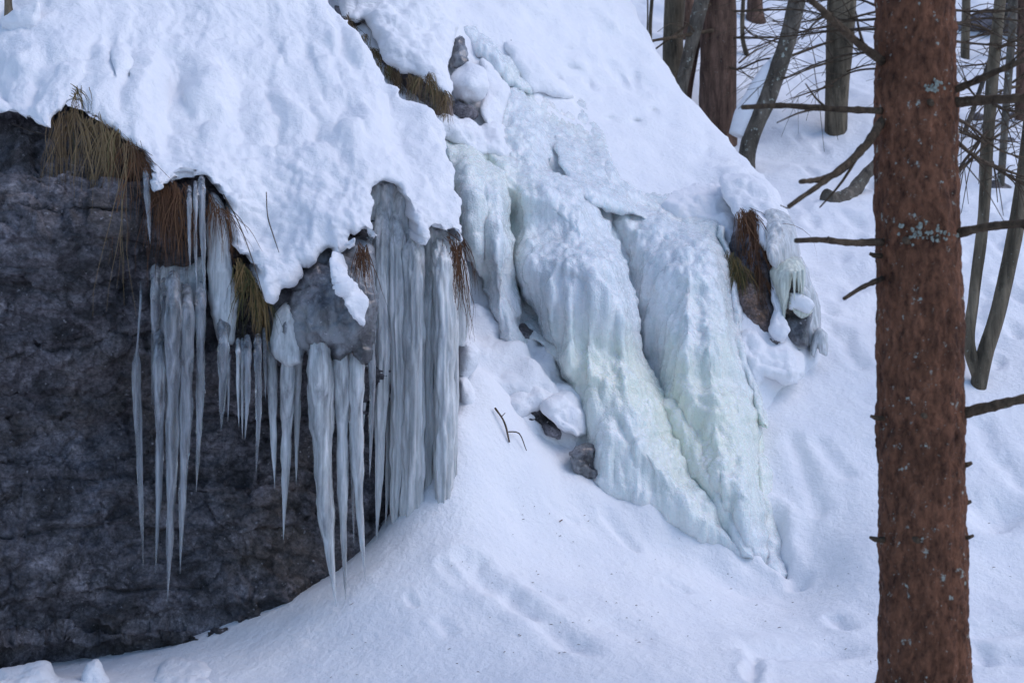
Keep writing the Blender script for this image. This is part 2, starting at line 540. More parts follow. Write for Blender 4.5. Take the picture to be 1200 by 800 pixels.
_gx = [(x, y, g(np.array([y]))[0]) for x, y in ((-6, 3), (0, 3.5), (6, 3), (-9, 8), (9, 8), (-9, 16), (12, 16), (-8, 28), (0, 30), (10, 30), (3, 5), (-2, 5), (0, 5.2), (-14, 14), (18, 22))]
_gp = np.vstack([_gp, np.array(_gx)])
_res = TPS(_gp[:, :2], _gp[:, 2] - g(_gp[:, 1]), 2e-4)


def ground_base(x, y):
    xy = np.c_[x, y]
    r = np.sqrt(x * x + (y - 10) ** 2)
    return g(y) + _res(xy) * np.clip((34 - r) / 12, 0, 1)


def hit(px, py, y0=5.5, y1=40.0):
    ys = np.linspace(y0, y1, 2500)
    xs = (px - 600) / F * ys
    zs = CZ - (py - 400) / F * ys
    below = zs < ground_base(xs, ys)
    k = int(np.argmax(below)) if below.any() else len(ys) - 1
    return float(ys[k])


def GP(px, py, up=0.0):
    p = P(px, py, hit(px, py)); p[2] += up
    return p


# grooves and footprints: (px, py) -> (px, py), half width m, depth m
DENTS = [((690, 582), (760, 612), .10, -.07), ((760, 612), (850, 652), .10, -.06), ((850, 655), (905, 668), .08, -.05), ((535, 660), (570, 690), .05, .035), ((560, 665), (610, 715), .06, .045), ((600, 700), (665, 755), .06, .045), ((630, 715), (690, 765), .05, .03),
         ((545, 655), (560, 660), .04, .04), ((520, 665), (545, 690), .03, .02), ((725, 735), (745, 745), .09, .035), ((712, 608), (742, 640), .035, .05), ((645, 590), (668, 605), .03, .02), ((780, 612), (795, 622), .04, .02),
         ((580, 594), (596, 604), .02, .025), ((625, 690), (650, 700), .04, .02), ((885, 770), (880, 800), .03, .06), ((900, 765), (985, 762), .10, .07),
         ((785, 685), (800, 692), .04, .03), ((980, 728), (990, 735), .05, .05), ((1150, 740), (1190, 735), .08, .06), ((1165, 770), (1200, 775), .07, .06), ((1145, 760), (1150, 775), .05, .05),
         ((1140, 590), (1160, 600), .12, .07), ((960, 520), (990, 555), .05, .03), ((1160, 615), (1185, 600), .1, .06), ((515, 730), (525, 740), .03, .02), ((478, 705), (485, 712), .02, .02),
         ((985, 395), (1005, 425), .06, .04), ((930, 520), (960, 600), .05, .03), ((905, 610), (908, 660), .06, .16), ((912, 655), (935, 685), .05, .07), ((1160, 280), (1180, 300), .05, .05), ((1175, 330), (1195, 350), .05, .05),
         ((940, 195), (955, 205), .05, .04), ((960, 170), (965, 175), .05, .05), ((930, 160), (935, 165), .05, .04), ((1150, 500), (1165, 540), .07, .03), ((1180, 540), (1195, 570), .06, .03),
         ((830, 660), (880, 690), .06, .02), ((860, 655), (930, 690), .035, .02), ((1170, 250), (1190, 262), .05, .05), ((985, 250), (1005, 262), .05, .03)]
_rd = np.random.default_rng(3)
for _ in range(60):           # faint tracks over the far slope
    x, y = _rd.uniform(915, 1200), _rd.uniform(190, 420)
    DENTS.append(((x, y), (x + _rd.uniform(-6, 10), y + _rd.uniform(2, 8)), .05, _rd.uniform(.02, .05)))
_dw = [(GP(*a)[:2], GP(*b)[:2], w, d) for a, b, w, d in DENTS]


def ground(x, y):
    z = ground_base(x, y)
    p = np.c_[x, y, np.zeros(len(x))]
    far = np.clip((y - 8) / 6, 0, 1)
    z = z + 0.030 * fbm(p, 1.3, 3, 4) * (1 + 2.0 * far) + 0.007 * fbm(p, 6.0, 3, 8) * (1 + far)
    d1, _, _ = worley(p, 2.4, 5)
    lump = np.clip((x - 2.0) / 0.8, 0, 1) * np.clip((9.0 - y) / 1.5, 0, 1)
    z = z + 0.05 * lump * (0.5 - d1)
    xy = np.c_[x, y]
    near = (np.abs(x) < 9) & (y > 5) & (y < 26)
    xn = xy[near]
    dz = np.zeros(len(xn))
    wob = 0.02 * fbm(p[near], 9.0, 2, 31)
    for a, b, w, d in _dw:
        m = (np.abs(xn[:, 0] - (a[0] + b[0]) / 2) < 1.2) & (np.abs(xn[:, 1] - (a[1] + b[1]) / 2) < 1.5)
        if not m.any(): continue
        q = xn[m]; ab = b - a
        t = np.clip(((q - a) @ ab) / (ab @ ab + 1e-9), 0, 1)
        dist = np.linalg.norm(q - (a + t[:, None] * ab), axis=1) + wob[m]
        d = d * (0.6 if a[1] < 8.2 else 0.85)
        dz[m] -= d * np.exp(-(dist / w) ** 2) - 0.3 * d * np.exp(-((dist - 1.9 * w) / w) ** 2)
    z[near] += dz
    return z


ang = np.r_[np.linspace(-180, -25, 40)[:-1], np.linspace(-25, 25, 560), np.linspace(25, 180, 40)[1:]]
rad = np.r_[np.linspace(0.2, 5.2, 24)[:-1], np.linspace(5.2, 11, 420)[:-1], np.linspace(11, 24, 230)[:-1], np.linspace(24, 60, 40)[:-1], np.linspace(60, 260, 14)]
A, R = np.meshgrid(np.radians(ang), rad)
gx, gy = (R * np.sin(A)).ravel(), (R * np.cos(A)).ravel()
gz = ground(gx, gy)
na, nr = len(ang), len(rad)
ii = np.arange(na * nr).reshape(nr, na)
fq = np.stack([ii[:-1, :-1], ii[:-1, 1:], ii[1:, 1:], ii[1:, :-1]], -1).reshape(-1, 4)
tag(link_mesh('snow_ground', np.c_[gx, gy, gz], fq, SNOW), 'smooth snow bank and slope under the frozen waterfall', 'snow', kind='structure')

# the steep snowy hillside behind the falls
HC = [(400, -120, 11.3), (380, 0, 10.4), (420, 30, 10.0), (480, 90, 9.8), (520, 130, 9.7), (560, 0, 11.4), (560, 60, 10.8), (600, 40, 11.3), (650, 0, 12.2), (740, 0, 13.2),
      (700, 100, 11.8), (620, 110, 10.9), (560, 150, 9.9), (530, 190, 9.45), (600, 200, 9.75), (650, 180, 10.35), (720, 170, 11.0), (800, 120, 12.3), (860, 175, 11.8), (800, 200, 11.1),
      (890, 215, 11.0), (760, 250, 10.4), (680, 240, 9.8), (560, 300, 9.15), (640, 300, 9.45), (740, 300, 9.95), (800, 300, 10.15), (850, 280, 10.25), (930, 300, 10.3), (945, 390, 9.9),
      (600, 400, 8.8), (540, 400, 8.6), (560, 470, 8.3), (700, 420, 9.05), (760, 430, 9.3), (820, 400, 9.5), (880, 420, 9.35), (640, 480, 8.47), (620, 540, 8.2), (700, 520, 8.6),
      (700, 580, 8.5), (800, 520, 8.95), (870, 520, 9.0), (880, 600, 8.7), (800, 600, 8.6), (900, 660, 8.5), (700, -200, 14.5), (500, -200, 12.6)]
_hill_tps = TPS([c[:2] for c in HC], [c[2] for c in HC], 1e-4)
FALL_POLY = [(572, 118), (586, 104), (602, 96), (624, 104), (652, 102), (684, 112), (696, 140), (712, 165), (722, 200), (748, 222), (780, 242), (842, 260), (858, 300), (866, 350), (876, 410), (892, 470), (896, 520), (893, 580),
             (900, 655), (880, 665), (850, 650), (800, 620), (730, 590), (700, 566), (690, 500), (664, 440), (630, 400), (612, 408), (590, 398), (570, 345), (545, 280), (525, 210), (512, 160), (540, 168), (566, 176), (570, 150)]


def bed_depth(q):
    """Hillside depth with the gully the water froze in."""
    q = np.asarray(q, float)
    sdist, _ = poly_dist(q, np.array(FALL_POLY, float))
    return _hill_tps(q) + 0.17 * np.clip((sdist - 4) / 34, 0, 1) * np.clip((q[:, 1] - 120) / 60, 0, 1)


hill_depth = _hill_tps


def snow_disp(amp=1.0, lump=1.0, seed=0, stretch=(1, 1, 1), fine=1.0):
    def f(V):
        q = V * np.array(stretch)
        d1, _, _ = worley(q + 0.12 * np.c_[noise(q, 3, 51 + seed), noise(q, 3, 52 + seed), noise(q, 3, 53 + seed)], 3.6, 11 + seed)
        d3, _, _ = worley(q, 9.0, 12 + seed)
        d4, _, _ = worley(q + 0.03 * np.c_[noise(q, 9, 54), noise(q, 9, 55), noise(q, 9, 56)], 19.0, 13 + seed)
        return amp * (0.06 * fbm(q, 1.6, 3, seed) + lump * 0.075 * (0.55 - d1) + lump * fine * 0.024 * (0.5 - d3) + lump * fine * 0.010 * (0.5 - d4) + 0.008 * fbm(V, 14, 3, seed + 3) + 0.004 * fbm(V, 38, 2, seed + 5))
    return f


def hill_disp(V):
    # lumpier low down and on the rim, smoother on the open snow field
    px = V[:, 0] / V[:, 1] * F + 600; py = 400 - (V[:, 2] - CZ) / V[:, 1] * F
    low = np.clip((py - 330) / 60, 0, 1) * np.clip((720 - px) / 40, 0, 1)
    rim = np.clip((px - 820) / 30, 0, 1) * np.clip((py - 150) / 40, 0, 1)
    top = np.clip((130 - py) / 40, 0, 1)
    k = 0.40 + 1.0 * low + 0.9 * rim + 0.6 * top
    return snow_disp(1.0, 1.0, 2)(V) * k * np.clip(0.75 + 1.1 * noise(V, 0.9, 15), 0.3, 1.5)


hill_dents = [(715, 141, 9, 4, 12, -.10), (745, 143, 9, 4, 5, -.10), (765, 130, 7, 4, 0, -.09), (785, 148, 6, 3, 0, -.05), (690, 100, 9, 5, 60, -.09), (667, 60, 7, 5, 0, -.07), (672, 82, 14, 5, 20, -.09),
              (715, 80, 8, 12, -35, -.09), (730, 95, 6, 11, -30, -.09), (745, 92, 4, 10, 0, -.06), (655, 92, 4, 9, -30, -.08), (628, 22, 16, 8, 20, -.07), (680, 45, 4, 10, 0, -.05), (585, 2, 14, 4, 0, -.06),
              (825, 155, 12, 5, 40, -.06), (828, 178, 6, 5, 0, -.08), (740, 200, 18, 3, 15, -.03), (690, 35, 20, 4, 35, -.05), (720, 40, 20, 5, 40, -.05),
              (640, 485, 18, 9, 10, -.10), (610, 370, 6, 16, -10, -.08), (560, 440, 30, 22, 0, .10), (600, 440, 40, 20, 20, .10), (660, 480, 40, 20, 30, .08), (548, 410, 15, 20, 0, .1), (610, 395, 12, 14, 0, .06)]
hill = mound('snowy_hillside', [(340, -220), (700, -220), (725, -60), (738, 0), (765, 48), (800, 107), (840, 145), (868, 180), (890, 203), (914, 232), (938, 300), (955, 370), (962, 425), (940, 445),
                                (915, 462), (900, 500), (893, 560), (902, 640), (915, 690), (800, 690), (640, 650), (520, 620), (480, 520), (470, 300), (400, 180), (340, 40)],
             None, SNOW, cell=3.2, round_r=0.30, back=1.2, disp=hill_disp, depth=bed_depth, bumps=hill_dents, jit=4, seed=3)
tag(hill, 'steep snowy hillside behind the frozen waterfall', 'hillside', kind='structure')

# ------------------------------------------------------------------ rock face
def rock_disp(V):
    wx = 0.14 * fbm(V, 2.2, 4, 61) ; wz = 0.13 * fbm(V * np.array([.7, .7, 1]), 1.6, 5, 63)
    zz = (V[:, 2] + wz) / 0.31
    L = np.floor(zz); fz = zz - L
    r1 = _rnd(L.astype(int), L.astype(int) * 0, L.astype(int) * 0, 5)
    xx = (V[:, 0] + wx + 0.12 * noise(V, 1.4, 66)) / (0.32 + 0.5 * r1) + 7.7 * r1
    X = np.floor(xx); fx = xx - X
    r2 = _rnd(X.astype(int), L.astype(int), L.astype(int) * 0, 9)
    gz = np.minimum(fz, 1 - fz) * 0.31; gxx = np.minimum(fx, 1 - fx) * 0.5
    keep = np.clip(0.5 + 1.4 * noise(V, 1.6, 67), 0, 1)          # joints come and go
    keep2 = np.clip(0.2 + 1.5 * noise(V, 1.9, 68), 0, 1)
    groove = np.maximum(np.exp(-(gz / 0.010) ** 2) * np.clip(keep + .1, 0, 1), np.exp(-(gxx / 0.010) ** 2) * keep2 * 0.8)
    q = V * np.array([1.0, 1.0, 1.4]) + 0.10 * np.c_[fbm(V, 3, 3, 71), fbm(V, 3, 3, 72), fbm(V, 3, 3, 73)]
    e1, e2, v2 = worley(q, 6.5, 22)
    h1, h2, v3 = worley(q, 16.0, 23)
    o = 0.12 * (r1 - 0.5) + 0.085 * (r2 - 0.5) * np.clip(keep + .3, 0, 1) + 0.05 * (v2 - 0.5) + 0.028 * (v3 - 0.5)
    o += 0.035 * fbm(V, 2.6, 6, 24, 0.62) + 0.008 * fbm(V, 24, 3, 28, 0.7)
    return o - 0.05 * groove


RC = [(-250, 60, 8.1), (-250, 160, 7.5), (0, 100, 7.7), (-250, 800, 7.0), (0, 150, 7.35), (0, 400, 7.15), (0, 440, 7.28), (0, 800, 7.05), (150, 150, 7.3), (200, 300, 7.3), (250, 400, 7.28), (150, 430, 7.45), (300, 450, 7.5), (300, 780, 7.3),
      (420, 450, 7.6), (420, 680, 7.5), (520, 300, 7.95), (520, 600, 7.95), (560, 500, 8.1), (100, 330, 7.12), (100, 600, 7.3), (60, 700, 7.1), (60, 770, 7.28)]
rock = mound('rock_cliff', [(-280, 90), (60, 120), (180, 170), (330, 250), (505, 260), (522, 300), (524, 420), (520, 560), (490, 700), (420, 780), (300, 830), (-280, 860)], RC, ROCK, steps=[(-330, 405, 450, 416, 45, .11), (-330, 742, 330, 748, 26, .08), (-330, 262, 240, 272, 40, .05), (60, 560, 460, 590, 60, .06)],
             cell=2.4, round_r=0.10, back=1.2, disp=rock_disp, jit=4, seed=5,
             bumps=[(40, 250, 60, 70, 0, .05), (130, 260, 30, 30, 0, .08), (110, 310, 30, 24, 0, .07), (150, 700, 70, 35, 0, .05), (290, 600, 40, 60, 0, .10), (150, 765, 60, 12, 0, -.10), (60, 410, 120, 8, 0, -.05), (145, 330, 16, 20, 0, -.12)])
tag(rock, 'dark layered rock face under the snow cap at the left', 'rock face')

# ------------------------------------------------------------------ snow cap on the rock
CAPC = [(-250, 150, 7.2), (-250, -100, 8.2), (0, 135, 7.02), (0, 0, 8.0), (0, -150, 9.2), (90, 105, 7.2), (175, 205, 6.88), (150, 100, 7.5), (150, 0, 8.3), (250, 0, 8.6), (250, 120, 7.75), (250, 200, 7.05), (315, 340, 6.85),
        (300, 250, 7.15), (350, 280, 7.05), (430, 268, 7.15), (300, 150, 7.65), (390, 0, 9.1), (450, 100, 8.45), (400, 120, 8.1), (430, 200, 7.5), (500, 180, 8.05), (535, 270, 7.55), (480, 240, 7.4), (520, 200, 7.95),
        (250, -150, 9.9), (390, -150, 10.4)]


def cap_disp(V):
    y = V[:, 1] - 8
    s = np.c_[V[:, 0] + 0.22 * y, y * 0.16, V[:, 2] * 0.22]
    s = s + 0.11 * np.c_[noise(V, 2.4, 71), noise(V, 2.4, 72), noise(V, 2.4, 73)] + 0.03 * np.c_[noise(V, 8, 77), noise(V, 8, 78), noise(V, 8, 79)]
    d1, _, _ = worley(s, 4.0, 31)
    d2, _, _ = worley(V + 0.05 * np.c_[noise(V, 5, 74), noise(V, 5, 75), noise(V, 5, 76)], 7.5, 32)
    d3, _, _ = worley(V + 0.02 * np.c_[noise(V, 14, 174), noise(V, 14, 175), noise(V, 14, 176)], 19.0, 35)
    px = V[:, 0] / V[:, 1] * F + 600; py = 400 - (V[:, 2] - CZ) / V[:, 1] * F
    edge = np.clip((py - 120 - 0.25 * np.abs(px - 250)) / 70, 0, 1)
    soft = np.clip(0.5 + 1.3 * noise(V, 1.1, 37), 0.15, 1)
    return 0.05 * fbm(V, 1.4, 3, 33) + 0.20 * (0.5 - d1) * (1 - 0.35 * edge) * soft + (0.015 + 0.06 * edge * soft) * (0.5 - d2) + (0.006 + 0.022 * edge) * (0.5 - d3) + 0.016 * fbm(s, 9, 4, 34, 0.6)


cap = mound('overhanging_snow', [(-280, -180), (405, -180), (392, 0), (408, 28), (432, 62), (458, 88), (490, 126), (506, 134), (516, 152), (527, 192), (538, 238), (543, 268), (538, 286), (529, 270), (520, 276), (505, 268), (494, 284),
                         (486, 248), (470, 220), (452, 212), (434, 222), (441, 262), (440, 282), (425, 274), (405, 276), (400, 298), (386, 292), (362, 304), (350, 308), (338, 332), (322, 350), (312, 352), (303, 326), (290, 312), (276, 296), (268, 256), (262, 236), (246, 216), (232, 210), (214, 214), (196, 228), (176, 226),
                         (176, 200), (164, 178), (140, 154), (116, 142), (98, 134), (92, 122), (80, 124), (68, 132), (58, 150), (30, 140), (0, 132), (-280, 128)], CAPC, SNOW,
            cell=2.2, round_r=0.09, back=0.5, disp=cap_disp, jit=7, seed=8, step=4.0,
            bumps=[(20, 60, 30, 20, 20, .08), (240, 100, 20, 60, -15, .06), (185, 210, 16, 16, 0, .08), (285, 230, 22, 20, 0, .09), (310, 320, 16, 26, 0, .07), (380, 250, 40, 16, 20, .07), (345, 190, 22, 14, 30, .06), (210, 110, 7, 60, -25, -.05), (130, 70, 6, 30, -5, -.06), (415, 80, 8, 50, -25, -.05), (370, 90, 8, 60, -20, -.05), (330, 70, 6, 40, -25, -.04), (470, 160, 10, 40, -20, -.04), (150, 85, 4, 10, 0, -.08), (505, 210, 14, 40, -10, .05)])
tag(cap, 'thick furrowed snow cap overhanging the dark rock face', 'snow cap')

# ------------------------------------------------------------------ frozen waterfall
def ice_disp(seed, amp=1.0):
    def f(V):
        s = V * np.array([1, 1, 0.11])
        s = s + 0.03 * np.c_[noise(V, 4, 81 + seed), noise(V, 4, 82 + seed), noise(V, 4, 83 + seed)]
        d1, _, _ = worley(s, 6.5, 41 + seed)
        d2, _, _ = worley(s, 17.0, 42 + seed)
        e, _, _ = worley(V * np.array([1, 1, 0.55]), 24.0, 43 + seed)
        e3, _, _ = worley(V * np.array([1, 1, 0.35]), 44.0, 47 + seed)
        ledge = noise(V * np.array([1.6, 1.6, 2.6]), 1.0, 46 + seed)
        return amp * (0.05 * fbm(V, 2.0, 3, 44 + seed) + 0.05 * ledge + 0.065 * (0.5 - d1) + 0.040 * (0.5 - d2) + 0.007 * (0.5 - e) + 0.006 * (0.5 - e3) + 0.005 * fbm(V, 22, 3, 45, 0.6))
    return f


fall = empty('frozen_waterfall', P(760, 600, 8.5), 'wide pale green frozen waterfall bulging down the snowy hillside', 'frozen waterfall')
def lobe(outline, ctrl, seed, rr=0.22, bumps=(), amp=1.0, mat=None, name='ice_lobe', cell=2.0, jit=5, depth=None, steps=()):
    ctrl = ctrl and [(a, b, c - 0.10) for a, b, c in ctrl]
    return mound(name, outline, ctrl, mat or FALL, fall, cell=cell, round_r=rr, back=0.5, disp=ice_disp(seed, amp), bumps=bumps, jit=jit, seed=seed, step=4, depth=depth, steps=steps)


mound('ice_base_sheet', FALL_POLY, None, FALL, fall, cell=2.6, round_r=0.08, back=0.4, disp=ice_disp(0, 0.7), jit=6, seed=19, depth=lambda q: bed_depth(q) - 0.01 - 0.10 * np.clip((q[:, 1] - 108) / 70, 0, 1))
lobe([(538, 34), (556, 30), (575, 48), (592, 66), (606, 84), (622, 108), (604, 104), (588, 92), (570, 76), (552, 56)], [(540, 34, 11.0), (620, 105, 10.85), (570, 60, 10.78), (590, 90, 10.72)], 1, 0.10)
lobe([(584, 108), (602, 99), (624, 122), (642, 160), (650, 200), (668, 236), (650, 270), (604, 262), (578, 220), (566, 190), (574, 150), (574, 124)],
     [(590, 105, 10.6), (640, 165, 10.2), (660, 235, 9.75), (600, 250, 9.55), (575, 190, 9.75), (615, 180, 9.85)], 2, 0.2)
lobe([(624, 112), (650, 104), (682, 112), (700, 136), (726, 160), (750, 186), (790, 214), (815, 240), (812, 262), (786, 266), (756, 256), (730, 250), (708, 246), (690, 238), (672, 224), (658, 196), (650, 160)],
     None, 3, 0.22, amp=0.7, depth=lambda q: hill_depth(q) - 0.015 - 0.30 * np.clip((712 + (q[:, 1] - 200) * 1.3 - q[:, 0] + 12) / 55, 0, 1) - 0.12 * np.clip((q[:, 1] - 205) / 40, 0, 1))
lobe([(514, 160), (540, 168), (566, 184), (590, 204), (600, 258), (604, 310), (610, 360), (612, 404), (598, 412), (584, 392), (568, 346), (552, 310), (542, 262), (530, 210)],
     [(520, 165, 9.45), (590, 205, 9.45), (560, 230, 9.1), (600, 300, 9.05), (560, 320, 8.95), (605, 400, 8.72), (575, 260, 9.0)], 4, 0.18, [(548, 240, 10, 70, 0, .09), (585, 300, 9, 70, 0, .09), (568, 280, 4, 70, 0, -.05)], steps=[(518, 184, 592, 214, 110, .12), (545, 305, 606, 300, 100, .09)])
lobe([(566, 176), (604, 182), (648, 200), (688, 226), (714, 256), (734, 298), (745, 346), (752, 396), (764, 440), (788, 475), (812, 512), (836, 556), (860, 602), (880, 652), (850, 656), (800, 632), (740, 608), (700, 584), (688, 545),
      (684, 505), (672, 466), (656, 430), (640, 402), (626, 362), (606, 336), (594, 292), (586, 240)],
     [(575, 180, 9.65), (650, 200, 9.75), (700, 250, 9.6), (735, 320, 9.35), (750, 400, 9.1), (600, 250, 9.5), (610, 320, 9.2), (660, 290, 9.15), (690, 350, 8.98), (650, 395, 8.88), (640, 230, 9.45), (670, 440, 8.78), (750, 445, 8.92),
      (700, 480, 8.62), (770, 500, 8.72), (700, 550, 8.36), (780, 560, 8.46), (830, 610, 8.3), (735, 600, 8.26), (860, 645, 8.2), (800, 600, 8.3)], 5, 0.24,
     [(615, 318, 16, 16, 0, .10), (700, 330, 16, 90, -12, .10), (640, 258, 26, 26, 0, -.14), (600, 255, 8, 40, 0, -.08), (668, 390, 10, 60, 0, .08), (728, 390, 9, 80, -6, .10), (645, 360, 8, 40, 0, .08), (690, 400, 7, 60, 0, .06), (750, 520, 8, 60, -30, .06), (785, 560, 8, 60, -30, .06)],
     steps=[(582, 214, 692, 262, 70, .14), (596, 303, 748, 332, 130, .22), (650, 430, 776, 466, 110, .13), (690, 520, 810, 548, 80, .06)])
lobe([(688, 230), (736, 236), (790, 258), (838, 262), (852, 300), (860, 350), (868, 400), (880, 440), (891, 492), (890, 560), (896, 606), (901, 654), (886, 666), (860, 644), (832, 612), (804, 562), (784, 512), (764, 466), (756, 420), (742, 352), (730, 300), (708, 256)],
     [(700, 240, 10.15), (790, 262, 10.15), (840, 265, 10.2), (760, 320, 9.95), (810, 330, 9.6), (850, 330, 9.85), (760, 440, 9.3), (800, 420, 9.15), (850, 420, 9.2), (885, 490, 8.95), (810, 495, 8.88), (820, 510, 8.76), (880, 550, 8.65), (800, 540, 8.66), (850, 575, 8.44), (890, 625, 8.3), (850, 625, 8.3), (892, 660, 8.2)], 6, 0.26,
     [(765, 430, 10, 50, 0, -.08), (835, 400, 12, 90, 0, .09), (805, 420, 9, 90, 0, .08), (850, 380, 7, 80, 0, .06), (780, 282, 30, 8, 8, -.08), (870, 600, 9, 60, 0, .06), (845, 540, 10, 50, 0, .05)],
     steps=[(700, 262, 845, 290, 50, .10), (742, 322, 864, 322, 150, .24), (764, 476, 890, 488, 100, .15), (800, 566, 894, 566, 90, .08)])
lobe([(768, 470), (800, 474), (824, 518), (848, 564), (874, 618), (886, 655), (862, 650), (836, 608), (810, 564), (788, 516)], [(778, 476, 8.84), (800, 495, 8.74), (830, 555, 8.48), (870, 640, 8.22), (800, 540, 8.58)], 12, 0.12, amp=0.7)
lobe([(838, 262), (850, 266), (862, 330), (872, 400), (890, 460), (900, 500), (884, 492), (866, 430), (856, 350), (846, 300)], [(840, 265, 10.2), (890, 480, 9.05), (868, 400, 9.5), (855, 320, 9.9)], 9, 0.10, jit=4)
lobe([(880, 530), (900, 540), (910, 580), (914, 620), (920, 650), (928, 676), (905, 684), (886, 664), (880, 600)], [(890, 540, 8.82), (908, 600, 8.62), (895, 668, 8.28), (938, 690, 8.12)], 10, 0.14, name='ice_lobe', amp=0.6)  # ice wedge whose grey stands in for the shadowed hollow beside the fall

# ------------------------------------------------------------------ snow clumps
def clump(outline, ctrl, label, seed, rr=0.12, lump=0.6, group=None, cell=2.2, back=0.5, jit=3, bumps=()):
    dep = (lambda q: hill_depth(q) - ctrl) if isinstance(ctrl, float) else None
    o = mound('snow_clump', outline, ctrl, SNOW, depth=dep, cell=cell, round_r=rr, back=back, disp=snow_disp(0.8, 0.5 + 0.7 * lump, seed, fine=2.2), jit=jit, seed=seed, step=4, bumps=bumps)
    return tag(o, label, 'snow clump', group)


clump([(395, -30), (470, -40), (520, -20), (536, 20), (530, 60), (526, 78), (532, 100), (528, 116), (512, 108), (496, 92), (470, 86), (448, 70), (440, 50), (428, 24), (416, 28), (398, 18)],
      [(400, 0, 9.9), (530, 50, 10.0), (470, 80, 9.45), (520, 110, 9.3), (460, 20, 9.75), (530, -20, 10.6), (500, 60, 9.6)], 'hanging snow shelf above the strip of dry brown grass', 21, 0.2, 1.2)
clump([(530, 84), (548, 72), (566, 80), (574, 98), (566, 116), (548, 126), (532, 118), (527, 100)], [(550, 100, 9.75), (540, 80, 9.95), (560, 120, 9.85)], 'round snow ball bulging beside the dark hollow', 22, 0.2, 0.3)
clump([(506, 138), (530, 134), (552, 138), (566, 150), (580, 140), (592, 150), (600, 166), (622, 184), (600, 190), (580, 182), (555, 180), (530, 166), (514, 158)],
      0.25, 'lumpy snow ledge lying on top of the left waterfall column', 23, 0.16, 1.8)
clump([(566, 66), (584, 84), (596, 104), (590, 130), (584, 156), (570, 150), (562, 128), (570, 104), (562, 84)], 0.26, 'sloping snow strip between the snow ball and the upper ice', 24, 0.12, 0.7)
clump([(592, 50), (622, 56), (648, 82), (672, 112), (660, 116), (636, 108), (622, 108), (606, 84)], 0.17, 'flat snow tongue reaching down onto the upper ice chute', 25, 0.16, 0.5)
clump([(768, 236), (800, 222), (836, 214), (858, 226), (866, 250), (868, 276), (860, 300), (852, 288), (844, 268), (820, 262), (792, 262), (776, 252)],
      0.16, 'lumpy snow brow above the right waterfall lobe', 26, 0.2, 1.6)
clump([(844, 208), (862, 202), (886, 208), (904, 222), (908, 246), (903, 270), (894, 266), (886, 256), (874, 252), (868, 266), (858, 254), (848, 232)],
      [(850, 210, 10.5), (900, 225, 10.3), (865, 250, 10.05), (900, 255, 10.0)], 'snow clump drooping over the brown earth bank', 27, 0.13, 1.0)
clump([(886, 250), (896, 256), (904, 270), (905, 284), (898, 294), (890, 284), (886, 268)], [(890, 255, 9.9), (898, 285, 9.8)], 'small rounded snow lobe hanging beside the grey ice bulb', 28, 0.1, 0.4)
clump([(902, 320), (910, 322), (914, 345), (922, 372), (926, 390), (914, 400), (900, 388), (904, 362), (902, 340)], [(906, 325, 9.72), (918, 390, 9.5), (905, 360, 9.6)], 'knobbly snow strip running down beside the brown earth bank', 29, 0.08, 1.4)
clump([(868, 392), (884, 388), (905, 402), (922, 398), (940, 410), (944, 436), (934, 452), (912, 448), (894, 440), (884, 460), (870, 436), (864, 410)],
      [(870, 395, 9.35), (940, 415, 9.6), (900, 430, 9.25), (930, 450, 9.35), (875, 450, 9.2)], 'heap of snow lumps at the foot of the brown earth bank', 30, 0.14, 2.0, bumps=[(930, 430, 14, 14, 0, .1)])
clump([(636, 474), (660, 456), (682, 470), (688, 492), (688, 508), (676, 516), (668, 510), (656, 506), (640, 490)], 0.22, 'crusty snow bank lapping against the left foot of the waterfall', 41, 0.14, 1.6)
clump([(405, 280), (416, 275), (421, 281), (419, 290), (408, 293), (401, 287)], [(410, 284, 6.98)], 'small egg shaped snow lump on the icy rock bulge', 31, 0.05, 0.2, back=0.15)
clump([(391, 296), (402, 298), (412, 318), (422, 340), (430, 366), (428, 380), (416, 372), (404, 350), (396, 340), (390, 318)], [(400, 305, 6.95), (415, 350, 6.87), (428, 376, 6.87)], 'pointed snow patch stuck on the icy rock bulge', 32, 0.05, 1.6, back=0.15, jit=6)
clump([(92, 800), (98, 778), (106, 772), (116, 770), (124, 782), (128, 800), (120, 815), (100, 815)], [(100, 780, 6.72), (120, 790, 6.72), (110, 810, 6.66)], 'small pointed snow block standing below the rock face', 33, 0.07, 0.3, back=0.25)
clump([(-40, 790), (20, 782), (45, 774), (58, 776), (66, 790), (80, 796), (90, 810), (60, 840), (-40, 840)], [(0, 785, 6.72), (60, 780, 6.7), (80, 800, 6.66), (20, 830, 6.5)], 'low snow heap at the foot of the rock face by the photo edge', 34, 0.12, 0.6)
clump([(180, 800), (188, 778), (202, 770), (240, 774), (262, 790), (250, 812), (200, 820)], [(190, 785, 6.75), (250, 785, 6.75), (220, 810, 6.5)], 'soft snow heap right of the pointed snow block', 35, 0.14, 0.3)
clump([(-2, 22), (14, 10), (30, 4), (44, 2), (50, 14), (48, 34), (34, 46), (14, 40), (2, 34)], [(10, 25, 7.75), (40, 15, 7.75)], 'snow pillow on a broken stub above the rock face', 36, 0.1, 0.4)
clump([(538, 402), (550, 398), (560, 412), (556, 434), (545, 446), (536, 440)], [(540, 410, 8.1), (555, 430, 8.08)], 'upper blue grey snow knob beside the right icicle columns', 37, 0.12, 0.3)
clump([(534, 444), (548, 440), (556, 456), (558, 474), (546, 486), (534, 484)], [(540, 450, 8.02), (550, 475, 7.98)], 'lower blue grey snow knob beside the right icicle columns', 38, 0.12, 0.3)
clump([(922, 346), (934, 342), (948, 348), (954, 358), (948, 366), (934, 362), (924, 362)], [(930, 350, 9.62), (948, 358, 9.62)], 'snow cushion on top of the yellowish ice knob', 39, 0.07, 0.4, back=0.3)

